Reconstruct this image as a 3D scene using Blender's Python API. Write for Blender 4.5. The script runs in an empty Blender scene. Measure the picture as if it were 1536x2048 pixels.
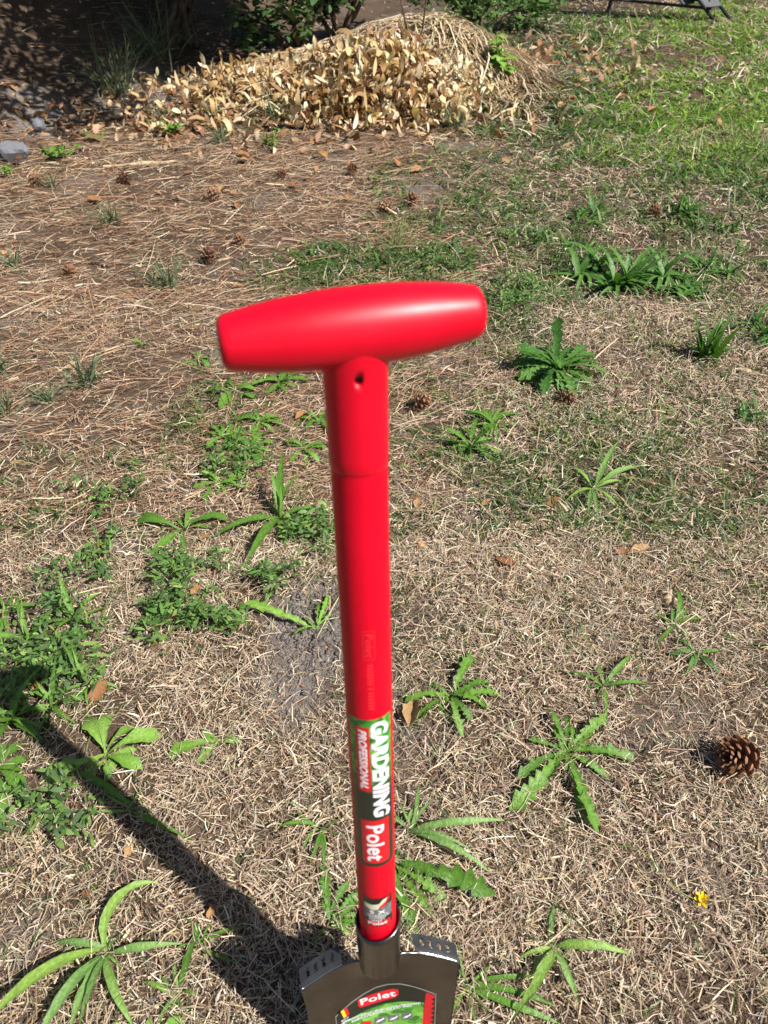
import bpy, bmesh, math, random
import numpy as np
from mathutils import Vector, Matrix

# ------------------------------------------------------------------ camera, sky, sun, exposure
SC = bpy.context.scene
COL = SC.collection
PITCH = math.radians(43.0); CAM_H = 1.0; FPX = 1539.0
cam_d = bpy.data.cameras.new('camera'); cam = bpy.data.objects.new('camera', cam_d); COL.objects.link(cam)
cam.location = (0, 0, CAM_H); cam.rotation_euler = (math.pi/2 - PITCH, 0, 0)
cam_d.sensor_fit = 'VERTICAL'; cam_d.sensor_height = 34.6; cam_d.lens = 34.6*FPX/2048.0
cam_d.clip_start = 0.02; cam_d.clip_end = 400
cam_d.dof.use_dof = True; cam_d.dof.focus_distance = 1.25; cam_d.dof.aperture_fstop = 9.0
SC.camera = cam
SUN_EL = math.radians(50.0); SUN_AZ = math.radians(28.75)     # azimuth: from +X towards -Y
SUN = Vector((math.cos(SUN_AZ)*math.cos(SUN_EL), -math.sin(SUN_AZ)*math.cos(SUN_EL), math.sin(SUN_EL)))
w = bpy.data.worlds.new('World'); SC.world = w; w.use_nodes = True
nt = w.node_tree; bg = nt.nodes['Background']
sky = nt.nodes.new('ShaderNodeTexSky'); sky.sky_type = 'NISHITA'; sky.sun_disc = False
sky.sun_elevation = SUN_EL; sky.sun_rotation = math.atan2(SUN.x, SUN.y)
nt.links.new(sky.outputs[0], bg.inputs[0]); bg.inputs[1].default_value = 0.05
sl = bpy.data.lights.new('sun', 'SUN'); sl.energy = 5.0; sl.angle = math.radians(0.55); sl.color = (1, .965, .91)
so = bpy.data.objects.new('sun', sl); COL.objects.link(so)
so.rotation_euler = SUN.to_track_quat('Z', 'Y').to_euler(); so.location = SUN*20
SC.view_settings.view_transform = 'Standard'; SC.view_settings.look = 'None'
SC.view_settings.exposure = 0.68; SC.view_settings.gamma = 1.0

rng = np.random.default_rng(7); random.seed(7)
R = math.radians

# ------------------------------------------------------------------ noise, ground height, pixel -> ground
def _hash(i, j, s):
    n = (i*374761393 + j*668265263 + s*1442695041) & 0x7fffffff
    n = ((n ^ (n >> 13))*1274126177) & 0x7fffffff
    return ((n ^ (n >> 16)) & 0xffff)/65535.0
def vnoise(x, y, s=0):
    x = np.asarray(x, float); y = np.asarray(y, float)
    i = np.floor(x).astype(np.int64); j = np.floor(y).astype(np.int64)
    u = x-i; v = y-j; u = u*u*(3-2*u); v = v*v*(3-2*v)
    return (_hash(i, j, s)*(1-u)+_hash(i+1, j, s)*u)*(1-v)+(_hash(i, j+1, s)*(1-u)+_hash(i+1, j+1, s)*u)*v
def fbm(x, y, s=0, o=4):
    a = 0; k = .5
    for q in range(o):
        a = a+k*vnoise(x*2**q, y*2**q, s+q); k *= .5
    return a
def sstep(x): x = np.clip(x, 0, 1); return x*x*(3-2*x)
PATCH = (-.115, .80)
def mound(x, y, cx, cy, rx, ry, h):
    d = ((x-cx)/rx)**2+((y-cy)/ry)**2
    return h*np.exp(-d*1.4)
def height(x, y):
    x = np.asarray(x, float); y = np.asarray(y, float)
    z = .03*(fbm(x*1.3, y*1.3, 3, 3)-.45)*sstep((y-.5)/1.5)
    z = z+.010*(fbm(x*9, y*9, 11, 3)-.45)
    s = (-(x+1.42)*.92+(y-2.75)*.38)         # bank rising to the back left
    z = z+.62*sstep(s/1.5)
    z = z+mound(x, y, -.02, 3.62, .36, .26, .12)+mound(x, y, .10, 4.12, .60, .36, .15)+mound(x, y, .36, 4.0, .26, .22, .05)+.10*np.maximum(fbm(x*4+3, y*4, 31, 3)-.45, 0)*mound(x, y, .05, 3.85, .7, .5, 1.0)+mound(x, y, -.62, 3.85, .40, .35, .07)
    d = np.sqrt(((x-PATCH[0])/.085)**2+((y-PATCH[1])/.11)**2)
    m = 1-sstep(d-.35)
    z = z+m*.03*(np.abs(fbm(x*36, y*36, 21, 4)-.45))-m*.008
    return z
FWD = np.array([0, math.cos(PITCH), -math.sin(PITCH)]); DWN = np.array([0, -math.sin(PITCH), -math.cos(PITCH)])
def hit(px, py, lift=0.0):
    r = FWD+np.array([1, 0, 0])*(px-768)/FPX+DWN*(py-1024)/FPX
    t = np.arange(.5, 14, .004)
    P = np.array([0, 0, CAM_H])+t[:, None]*r
    b = P[:, 2] < height(P[:, 0], P[:, 1])+lift
    k = np.argmax(b) if b.any() else len(t)-1
    return P[k]
def project(P):
    q = P-np.array([0, 0, CAM_H]); z = q@FWD
    return 768+FPX*q[..., 0]/z, 1024+FPX*(q@DWN)/z, z

# ------------------------------------------------------------------ object helpers
def tag(o, label=None, cat=None, group=None, kind=None):
    if label: o['label'] = label
    if cat: o['category'] = cat
    if group: o['group'] = group
    if kind: o['kind'] = kind
    return o
def link(name, me, mat=None, parent=None):
    o = bpy.data.objects.new(name, me); COL.objects.link(o)
    if mat is not None and me is not None and not me.materials: me.materials.append(mat)
    if parent: o.parent = parent
    return o
def empty(name, loc=(0, 0, 0), rz=0):
    o = bpy.data.objects.new(name, None); COL.objects.link(o); o.location = loc; o.rotation_euler = (0, 0, rz)
    o.empty_display_size = .02
    return o
def mesh_np(name, V, F, mat=None, col=None, smooth=True):
    """V (n,3), F (m,4) or (m,3) int arrays"""
    me = bpy.data.meshes.new(name); V = np.ascontiguousarray(V, np.float32); F = np.ascontiguousarray(F, np.int32)
    k = F.shape[1]
    me.vertices.add(len(V)); me.vertices.foreach_set('co', V.ravel())
    me.loops.add(F.size); me.loops.foreach_set('vertex_index', F.ravel())
    me.polygons.add(len(F)); me.polygons.foreach_set('loop_start', np.arange(0, F.size, k, dtype=np.int32))
    me.polygons.foreach_set('loop_total', np.full(len(F), k, np.int32))
    if smooth: me.polygons.foreach_set('use_smooth', np.ones(len(F), bool))
    if col is not None:
        a = me.color_attributes.new('col', 'FLOAT_COLOR', 'POINT')
        c = np.ones((len(V), 4), np.float32); c[:, :3] = col; a.data.foreach_set('color', c.ravel())
    me.update(calc_edges=True)
    if mat is not None: me.materials.append(mat)
    return me
def bm_mesh(name, bm, mat=None, smooth=False):
    bmesh.ops.recalc_face_normals(bm, faces=bm.faces)
    me = bpy.data.meshes.new(name); bm.to_mesh(me); bm.free()
    if smooth:
        for p in me.polygons: p.use_smooth = True
    if mat is not None: me.materials.append(mat)
    return me
def tube_arrays(P, rad, n=8):
    P = np.asarray(P, float); m = len(P); rad = np.broadcast_to(rad, (m,)); T = np.gradient(P, axis=0)
    T /= np.linalg.norm(T, axis=1)[:, None]+1e-9
    up = np.where(np.abs(T[:, 2:3]) > .9, np.array([[1., 0, 0]]), np.array([[0, 0, 1.]]))
    A = np.cross(T, up); A /= np.linalg.norm(A, axis=1)[:, None]+1e-9; B = np.cross(T, A)
    th = np.arange(n)*2*np.pi/n
    V = P[:, None]+rad[:, None, None]*(A[:, None]*np.cos(th)[None, :, None]+B[:, None]*np.sin(th)[None, :, None])
    F = [[i*n+k, i*n+(k+1) % n, (i+1)*n+(k+1) % n, (i+1)*n+k] for i in range(m-1) for k in range(n)]
    V = V.reshape(-1, 3)
    c0 = len(V); V = np.vstack([V, P[:1], P[-1:]])
    F += [[c0, (k+1) % n, k, k] for k in range(0)]  # ends are capped by the quads below
    F += [[c0, k, (k+1) % n, (k+2) % n] for k in range(0, n, 2)]
    F += [[c0+1, (m-1)*n+(k+2) % n, (m-1)*n+(k+1) % n, (m-1)*n+k] for k in range(0, n, 2)]
    return V, np.array(F)
def tube(name, P, rad, mat, parent=None, n=8):
    V, F = tube_arrays(P, rad, n); return link(name, mesh_np(name, V, F, mat), None, parent)

# ------------------------------------------------------------------ materials
def new_mat(name):
    m = bpy.data.materials.new(name); m.use_nodes = True
    n = m.node_tree; b = n.nodes['Principled BSDF']; return m, n, b
def noise_node(n, scale, detail=4, coord='Object'):
    tc = n.nodes.new('ShaderNodeTexCoord'); t = n.nodes.new('ShaderNodeTexNoise')
    t.inputs['Scale'].default_value = scale; t.inputs['Detail'].default_value = detail
    n.links.new(tc.outputs[coord], t.inputs['Vector']); return t
def ramp(n, src, stops):
    r = n.nodes.new('ShaderNodeValToRGB'); e = r.color_ramp.elements
    while len(e) < len(stops): e.new(.5)
    for q, (p, c) in zip(e, stops): q.position = p; q.color = (*c, 1)
    n.links.new(src, r.inputs[0]); return r
def mixc(n, mode, fac, a, b):
    m = n.nodes.new('ShaderNodeMix'); m.data_type = 'RGBA'; m.blend_type = mode
    for k, v in ((0, fac), (6, a), (7, b)):
        if hasattr(v, 'is_output'): n.links.new(v, m.inputs[k])
        elif k == 0: m.inputs[0].default_value = v
        else: m.inputs[k].default_value = (*v, 1)
    return m.outputs[2]
def bump(n, b, src, strength, dist):
    q = n.nodes.new('ShaderNodeBump'); q.inputs['Strength'].default_value = strength; q.inputs['Distance'].default_value = dist
    n.links.new(src, q.inputs['Height']); n.links.new(q.outputs[0], b.inputs['Normal']); return q
def plain(name, c, rough=.5, metal=0, spec=.5, var=.12, scale=60, bmp=0, coat=0):
    m, n, b = new_mat(name)
    t = noise_node(n, scale)
    lo = tuple(max(0, v*(1-var)) for v in c); hi = tuple(min(1, v*(1+var)) for v in c)
    r = ramp(n, t.outputs[0], [(.3, lo), (.7, hi)]); n.links.new(r.outputs[0], b.inputs['Base Color'])
    rr = n.nodes.new('ShaderNodeMapRange'); rr.inputs[3].default_value = rough*.85; rr.inputs[4].default_value = min(1, rough*1.15)
    n.links.new(t.outputs[0], rr.inputs[0]); n.links.new(rr.outputs[0], b.inputs['Roughness'])
    b.inputs['Metallic'].default_value = metal; b.inputs['Specular IOR Level'].default_value = spec
    if coat: b.inputs['Coat Weight'].default_value = coat; b.inputs['Coat Roughness'].default_value = .08
    if bmp: bump(n, b, t.outputs[0], bmp, .002)
    return m
def blade_mat(name, rough=.6, trans=.25, spec=.3, fine=900):
    """colour from the mesh's own per-blade colours, slightly mottled, with some light passing through"""
    m, n, b = new_mat(name)
    a = n.nodes.new('ShaderNodeAttribute'); a.attribute_name = 'col'
    t = noise_node(n, fine, 2); r = ramp(n, t.outputs[0], [(.25, (.78, .78, .78)), (.75, (1.15, 1.12, 1.08))])
    c = mixc(n, 'MULTIPLY', 1.0, a.outputs[0], r.outputs[0])
    n.links.new(c, b.inputs['Base Color']); b.inputs['Roughness'].default_value = rough; b.inputs['Specular IOR Level'].default_value = spec
    if trans:
        tr = n.nodes.new('ShaderNodeBsdfTranslucent'); n.links.new(c, tr.inputs[0])
        mx = n.nodes.new('ShaderNodeMixShader'); mx.inputs[0].default_value = trans
        n.links.new(b.outputs[0], mx.inputs[1]); n.links.new(tr.outputs[0], mx.inputs[2])
        n.links.new(mx.outputs[0], n.nodes['Material Output'].inputs[0])
    return m
def leaf_mat(name, c1, c2, c3, rough=.42, trans=.3, spec=.45):
    """leaf: colour by individual (object random), paler midrib from the mesh colours, fine veins"""
    m, n, b = new_mat(name)
    oi = n.nodes.new('ShaderNodeObjectInfo'); r = ramp(n, oi.outputs['Random'], [(0, c1), (.5, c2), (1, c3)])
    a = n.nodes.new('ShaderNodeAttribute'); a.attribute_name = 'col'
    c = mixc(n, 'MULTIPLY', 1.0, r.outputs[0], a.outputs[0])
    t = noise_node(n, 24, 5); k = ramp(n, t.outputs[0], [(.3, (.72, .75, .7)), (.7, (1.18, 1.14, 1.05))])
    c = mixc(n, 'MULTIPLY', 1.0, c, k.outputs[0])
    n.links.new(c, b.inputs['Base Color']); b.inputs['Roughness'].default_value = rough; b.inputs['Specular IOR Level'].default_value = spec
    bump(n, b, t.outputs[0], .25, .01)
    tr = n.nodes.new('ShaderNodeBsdfTranslucent'); c2_ = mixc(n, 'MULTIPLY', 1.0, c, (1.1, 1.2, .5)); n.links.new(c2_, tr.inputs[0])
    mx = n.nodes.new('ShaderNodeMixShader'); mx.inputs[0].default_value = trans
    n.links.new(b.outputs[0], mx.inputs[1]); n.links.new(tr.outputs[0], mx.inputs[2])
    n.links.new(mx.outputs[0], n.nodes['Material Output'].inputs[0])
    return m
M = {}
M['straw'] = blade_mat('dry_straw', .55, .15, .35)
M['grass'] = blade_mat('green_grass', .5, .35, .35)
M['foliage'] = blade_mat('shrub_foliage', .5, .25, .35)
M['leaf_mid'] = leaf_mat('leaf_mid_green', (.085, .19, .030), (.11, .24, .035), (.15, .28, .05))
M['leaf_dark'] = leaf_mat('leaf_dark_green', (.05, .135, .025), (.075, .18, .035), (.115, .235, .05))
M['leaf_pale'] = leaf_mat('leaf_pale_green', (.14, .26, .08), (.19, .33, .10), (.22, .36, .07), .5)
M['leaf_lime'] = leaf_mat('leaf_lime_green', (.14, .29, .045), (.19, .36, .06), (.23, .38, .09))
M['dead_leaf'] = leaf_mat('dead_leaf', (.22, .095, .045), (.36, .19, .085), (.43, .27, .14), .6, .15, .3)
M['curl_leaf'] = leaf_mat('curled_dry_leaf', (.26, .14, .05), (.60, .43, .22), (.74, .61, .40), .5, .25, .4)
M['cone'] = leaf_mat('cone_scale', (.10, .05, .032), (.15, .078, .048), (.20, .115, .075), .65, 0.03, .3)
M['bark'] = plain('bark', (.12, .085, .06), .85, 0, .2, .5, 40, .6)
M['wood'] = plain('dry_wood', (.42, .32, .2), .7, 0, .3, .35, 80, .4)
M['stone'] = plain('grey_stone', (.17, .17, .185), .75, 0, .3, .35, 25, .5)
M['black_metal'] = plain('black_metal', (.022, .023, .026), .42, .0, .5, .3)
M['grey_panel'] = plain('dark_grey_panel', (.055, .058, .066), .4, 0, .5, .15)
M['yellow'] = plain('yellow_petal', (.80, .55, .012), .5, 0, .3, .1)
M['stalk'] = plain('flower_stalk', (.17, .22, .06), .55, 0, .3, .2)

def soil_material():
    m, n, b = new_mat('soil')
    t1 = noise_node(n, 7, 6); t2 = noise_node(n, 90, 6); t3 = noise_node(n, 480, 3)
    brown = ramp(n, t1.outputs[0], [(.3, (.075, .050, .034)), (.55, (.115, .080, .055)), (.75, (.15, .115, .085))])
    a = n.nodes.new('ShaderNodeAttribute'); a.attribute_name = 'col'
    grey = ramp(n, t2.outputs[0], [(.3, (.17, .148, .132)), (.7, (.28, .25, .225))])
    sep = n.nodes.new('ShaderNodeSeparateColor'); n.links.new(a.outputs[0], sep.inputs[0])
    c = mixc(n, 'MIX', sep.outputs[0], brown.outputs[0], grey.outputs[0])
    k = ramp(n, t3.outputs[0], [(.3, (.7, .7, .7)), (.7, (1.25, 1.22, 1.2))]); c = mixc(n, 'MULTIPLY', 1, c, k.outputs[0])
    n.links.new(c, b.inputs['Base Color']); b.inputs['Roughness'].default_value = .95; b.inputs['Specular IOR Level'].default_value = .15
    ad = n.nodes.new('ShaderNodeMath'); ad.operation = 'ADD'; n.links.new(t2.outputs[0], ad.inputs[0]); n.links.new(t3.outputs[0], ad.inputs[1])
    bump(n, b, ad.outputs[0], .8, .006)
    return m
M['soil'] = soil_material()

# ------------------------------------------------------------------ ground: one sheet
def axis(lo, fine_lo, fine_hi, hi, step, g=1.09):
    a = list(np.arange(fine_lo, fine_hi, step)); s = step
    while a[-1] < hi: s *= g; a.append(a[-1]+s)
    s = step; b = [a[0]]
    while b[-1] > lo: s *= g; b.append(b[-1]-s)
    return np.array(b[:0:-1]+a)
gx = axis(-120, -.55, .55, 120, .005, 1.06); gy = axis(-60, .15, 1.15, 160, .005, 1.035)
GX, GY = np.meshgrid(gx, gy); GZ = height(GX, GY)
nx, ny = len(gx), len(gy)
idx = np.arange(nx*ny).reshape(ny, nx)
GF = np.stack([idx[:-1, :-1], idx[:-1, 1:], idx[1:, 1:], idx[1:, :-1]], -1).reshape(-1, 4)
def bare(x, y):
    """where sandy grey soil lies open"""
    d = np.sqrt(((x-PATCH[0])/.085)**2+((y-PATCH[1])/.11)**2)
    b = 1-sstep((d-.55)/.7)
    for (px, py, rx, ry, a) in BARE:
        q = np.sqrt(((x-px)/rx)**2+((y-py)/ry)**2); b = np.maximum(b, a*(1-sstep((q-.4)/.8)))
    n = fbm(x*5, y*5, 41, 4)
    return np.clip(b+.9*(n-.56)*2, 0, 1)
BARE = []
for (px, py, rx, ry, a) in [(900, 290, 90, 14, .9), (1180, 330, 130, 14, .6), (850, 380, 110, 26, .6), (1320, 250, 60, 20, .6), (560, 1390, 90, 100, 1),
                            (930, 1260, 60, 40, .3), (60, 230, 120, 60, .8), (300, 180, 120, 60, .7), (560, 400, 90, 20, .5), (50, 1880, 90, 70, .6),
                            (700, 860, 60, 60, .4), (470, 700, 80, 40, .5), (250, 1110, 70, 30, .6), (1150, 1100, 60, 30, .4), (1060, 60, 60, 15, .4)]:
    c = hit(px, py); e = hit(px+rx, py); f = hit(px, py+ry)
    BARE.append((c[0], c[1], abs(e[0]-c[0]), abs(f[1]-c[1])+.02, a))
gm = bare(GX.ravel(), GY.ravel())
ground = link('ground', mesh_np('ground', np.stack([GX, GY, GZ], -1).reshape(-1, 3), GF, M['soil'], np.repeat(gm[:, None], 3, 1)))
tag(ground, 'brown and grey sandy soil of the garden', kind='structure')

# ------------------------------------------------------------------ blades (grass, straw, needles): real ribbons, one mesh for each kind
PROFILES = {'grass': lambda u: np.clip(1-u**2.2, .06, 1)*np.clip(.55+2*u, 0, 1), 'straw': lambda u: np.clip(1-.5*u, .3, 1), 'oval': lambda u: np.clip(np.sin(np.pi*np.clip(u*.94+.05, 0, 1))**.75, .08, 1)}
def ribbons(base, az, e0, e1, L, W, nseg=3, azc=0, roll=0, prof='grass'):
    N = len(base); u = np.linspace(0, 1, nseg+1)
    bc = lambda v: np.broadcast_to(np.asarray(v, float), (N,))
    az, e0, e1, L, W, azc, roll = map(bc, (az, e0, e1, L, W, azc, roll))
    um = (u[:-1]+u[1:])/2
    el = e0[:, None]+(e1-e0)[:, None]*um; a = az[:, None]+azc[:, None]*um
    d = np.stack([np.cos(el)*np.cos(a), np.cos(el)*np.sin(a), np.sin(el)], -1)*(L/nseg)[:, None, None]
    P = np.concatenate([np.zeros((N, 1, 3)), np.cumsum(d, 1)], 1)+base[:, None, :]
    av = az[:, None]+azc[:, None]*u; ev = e0[:, None]+(e1-e0)[:, None]*u
    side = np.stack([-np.sin(av), np.cos(av), 0*av], -1)
    nrm = np.stack([-np.sin(ev)*np.cos(av), -np.sin(ev)*np.sin(av), np.cos(ev)], -1)
    S = side*np.cos(roll)[:, None, None]+nrm*np.sin(roll)[:, None, None]
    hw = (W[:, None]*.5*PROFILES[prof](u)[None])[..., None]
    V = np.stack([P-S*hw, P+S*hw], 2).reshape(-1, 3)
    q = np.arange(N)[:, None]*(2*(nseg+1))+2*np.arange(nseg)[None]
    F = np.stack([q, q+1, q+3, q+2], -1).reshape(-1, 4)
    return V, F
def cols(N, pal, reps, jit=.18, wts=None):
    pal = np.array(pal); k = rng.choice(len(pal), N, p=wts)
    c = pal[k]*(1+jit*rng.standard_normal((N, 1)))*(1+.05*rng.standard_normal((N, 3)))
    return np.repeat(np.clip(c, .004, .95), reps, 0)
def blades(name, base, mat, pal, parent=None, nseg=3, wts=None, jit=.18, **k):
    V, F = ribbons(base, nseg=nseg, **k)
    return link(name, mesh_np(name, V, F, mat, cols(len(base), pal, 2*(nseg+1), jit, wts)), None, parent)
def field(n, y0, y1, margin=.25):
    """random ground points in the part of the garden that the frame and a step around it can see"""
    y = rng.uniform(y0, y1, n*3); x = rng.uniform(-1, 1, n*3)
    half = .5*(.731*y+.69)+margin
    m = half.max(); keep = np.abs(x*m) < half
    x = (x*m)[keep][:n]; y = y[keep][:n]
    return x, y
def pts(x, y, dz=0): return np.stack([x, y, height(x, y)+dz], -1)
def blob(X, Y, L):
    a = np.zeros_like(X)
    for (cx, cy, rx, ry, amp) in L:
        a = np.maximum(a, amp*np.exp(-1.1*(((X-cx)/rx)**2+((Y-cy)/ry)**2)**1.5))
    return a
# pale, brown, grey, dark
STRAW = [(.58, .46, .32), (.38, .265, .165), (.48, .40, .31), (.19, .12, .075), (.70, .60, .45)]
NEEDLE = [(.44, .28, .175), (.32, .185, .11), (.52, .39, .26), (.19, .105, .065), (.62, .50, .35)]
def thin(x, y, p):
    k = rng.random(len(x)) < p; return x[k], y[k]
def is_bare(x, y): return bare(x, y)
# needle carpet (left and middle) versus short dry grass (right and near)
def needle_zone(x, y):
    X, Y, z = project(pts(x, y))
    a = sstep((1100-X)/300)*sstep((1150-Y)/350)
    return np.clip(a*1.2, 0, 1)
def lay_straw():
    V = []; F = []; C = []; off = 0
    def add(x, y, L, W, pal, wts, zmax, lift, azm=None, azs=None, nseg=2, azc=.5):
        nonlocal off
        N = len(x); az = rng.uniform(0, 2*np.pi, N) if azm is None else azm+azs*rng.standard_normal(N)+np.pi*(rng.random(N) < .5)
        e0 = rng.normal(0, lift, N)+lift*.6; e1 = e0-rng.uniform(0, 2.2, N)*lift
        b = pts(x, y, rng.random(N)**1.6*zmax)
        v, f = ribbons(b, az=az, e0=e0, e1=e1, L=L*rng.lognormal(0, .5, N), W=W*rng.lognormal(0, .35, N), nseg=nseg, azc=rng.normal(0, azc, N), roll=rng.normal(0, .5, N), prof='straw')
        V.append(v); F.append(f+off); C.append(cols(N, pal, 2*(nseg+1), .22, wts)); off += len(v)
    # near short dry grass
    for (n, y0, y1, L, W) in [(140000, .02, 1.0, .0155, .00105), (105000, .9, 1.9, .018, .0014), (48000, 1.8, 3.3, .024, .0021), (22000, 3.2, 6.6, .045, .0045)]:
        x, y = field(n, y0, y1); p = (1-.9*is_bare(x, y))*(1-.8*needle_zone(x, y))*np.clip(-.12+1.95*fbm(x*5, y*5, 77, 4), .08, 1)
        x, y = thin(x, y, p); add(x, y, L, W, STRAW, [.32, .2, .2, .14, .14], .014, .30)
    # behind and below the camera (seen mirrored in the blade)
    x = rng.uniform(-.8, .8, 14000); y = rng.uniform(-.7, .05, 14000); add(x, y, .03, .0025, STRAW, None, .012, .26)
    # pine needles
    for (n, y0, y1, L, W) in [(11000, .35, 1.2, .055, .0011), (26000, 1.0, 2.0, .055, .0013), (28000, 1.9, 3.3, .058, .0017), (12000, 3.1, 5.0, .07, .0025)]:
        x, y = field(n, y0, y1); p = (1-.8*is_bare(x, y))*np.clip(needle_zone(x, y)+.06, 0, 1)*np.clip(-.05+1.9*fbm(x*4, y*4, 99, 4), .1, 1)
        x, y = thin(x, y, p); add(x, y, L, W, NEEDLE, [.30, .26, .2, .12, .12], .010, .10, .25, .65, 3, .5)
    x, y = field(9000, .3, 3.0); add(*thin(x, y, .55), .012, .0028, NEEDLE, None, .006, .15)     # broken crumbs
    o = link('dry_thatch', mesh_np('dry_thatch', np.vstack(V), np.vstack(F), M['straw'], np.vstack(C)))
    tag(o, 'tan carpet of dead grass and fallen pine needles on the soil', 'thatch', kind='stuff')
lay_straw()

def crumbs():
    bm = bmesh.new(); bmesh.ops.create_icosphere(bm, subdivisions=1, radius=1); B = np.array([v.co[:] for v in bm.verts]); T = np.array([[v.index for v in f.verts] for f in bm.faces]); bm.free()
    n = 3800; a = rng.uniform(0, 6.28, n); q = np.abs(rng.normal(0, .55, n)); x = PATCH[0]+.085*q*np.cos(a); y = PATCH[1]+.11*q*np.sin(a)
    x = np.r_[x, rng.uniform(-.7, .7, 2500)]; y = np.r_[y, rng.uniform(.2, 2.2, 2500)]; n = len(x)
    s = rng.lognormal(math.log(.0015), .45, n); s[3800:] *= .8
    J = B[None]*(1+.28*rng.standard_normal((n, len(B), 1)))*s[:, None, None]*np.array([1.2, 1.2, .75])
    V = (J+pts(x, y, .0)[:, None, :]+np.array([0, 0, 1.])*(s*.3)[:, None, None]).reshape(-1, 3); F = (T[None]+np.arange(n)[:, None, None]*len(B)).reshape(-1, 3)
    o = link('soil_crumbs', mesh_np('soil_crumbs', V, F, M['soil'], np.full((len(V), 3), .8), False)); tag(o, 'grey crumbs of dry soil on the bare patch beside the shaft', 'soil', kind='stuff')
crumbs()

# ------------------------------------------------------------------ green grass growing through
LAWN = [(1500, 250, 330, 130, 1.6), (1250, 230, 260, 70, .95), (1080, 230, 170, 50, .85), (1480, 100, 240, 80, 1.0), (1180, 90, 170, 45, .7), (1330, 320, 120, 28, .9), (1020, 40, 130, 30, .7),
        (1490, 390, 90, 35, .9), (1400, 425, 120, 30, .55), (1100, 425, 160, 30, .6), (900, 520, 130, 65, .8), (1050, 600, 160, 60, 1.0), (780, 545, 230, 45, .8), (600, 550, 100, 36, .6),
        (940, 180, 70, 60, .5), (1240, 470, 230, 50, .5), (1450, 620, 170, 130, .35), (1180, 690, 190, 80, .40), (1110, 930, 300, 170, .5), (1400, 800, 200, 150, .35), (480, 850, 120, 110, .48), (600, 1090, 90, 80, .4),
        (350, 1180, 130, 130, .40), (110, 1350, 170, 160, .45), (100, 1060, 100, 80, .22), (300, 950, 90, 60, .2), (90, 1600, 170, 160, .22), (90, 1900, 160, 120, .2), (860, 1400, 90, 120, .22),
        (430, 240, 140, 30, .16), (900, 120, 60, 40, .3), (1380, 1000, 200, 150, .14), (620, 1650, 60, 160, .12)]
def lay_grass():
    V = []; F = []; C = []; off = 0
    G = [(.06, .13, .025), (.095, .18, .035), (.15, .24, .06), (.06, .11, .045)]
    BR = [(.14, .28, .03), (.20, .36, .04), (.10, .21, .025), (.27, .36, .07)]
    for (n, y0, y1, L, W, tall, ns) in [(30000, .05, 1.1, .032, .0018, .8, 3), (72000, 1.0, 2.2, .040, .0028, .8, 2), (105000, 2.1, 3.6, .05, .0052, .75, 2), (90000, 3.5, 6.8, .065, .008, .7, 2)]:
        x, y = field(n, y0, y1); X, Y, z = project(pts(x, y))
        d = np.maximum(blob(X, Y, LAWN), .13*(X > 740)*(Y < 1350)*(Y > 300)+.05*(Y > 900)); nn = fbm(x*7, y*7, 55, 4); n2 = fbm(x*1.8+9, y*1.8, 56, 3)
        p = np.clip(d*(1+5.0*(nn-.47))*(1+1.3*(n2-.45)), 0, 1)*np.where(d > .03, 1, 0)*(1-.55*is_bare(x, y))
        x, y = thin(x, y, np.clip(p*1.5, 0, 1)); X, Y, z = project(pts(x, y)); N = len(x)
        tone = np.clip(sstep((X-1080)/300)*sstep((420-Y)/160)*1.1+.25*(fbm(x*3, y*3, 58, 3)-.4), 0, 1)
        az = rng.uniform(0, 2*np.pi, N); e0 = rng.uniform(.35, 1.35, N)*tall; e1 = e0-rng.uniform(.3, 1.6, N)
        s = .6+.8*fbm(x*5, y*5, 66, 3)
        v, f = ribbons(pts(x, y, -.002), az=az, e0=e0, e1=e1, L=L*s*rng.lognormal(0, .35, N), W=W*rng.lognormal(0, .25, N), nseg=ns, azc=rng.normal(0, .4, N), roll=rng.normal(0, .4, N))
        ca = cols(N, G, 1, .2); cb = cols(N, BR, 1, .2); c = np.where((rng.random(N) < tone)[:, None], cb, ca)
        dead = rng.random(N) < .10; c[dead] = cols(dead.sum(), STRAW, 1)
        V.append(v); F.append(f+off); C.append(np.repeat(c, 2*(ns+1), 0)); off += len(v)
    o = link('grass', mesh_np('grass', np.vstack(V), np.vstack(F), M['grass'], np.vstack(C)))
    tag(o, 'patchy green grass growing through the dead thatch', 'grass', kind='stuff')
lay_grass()

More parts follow.
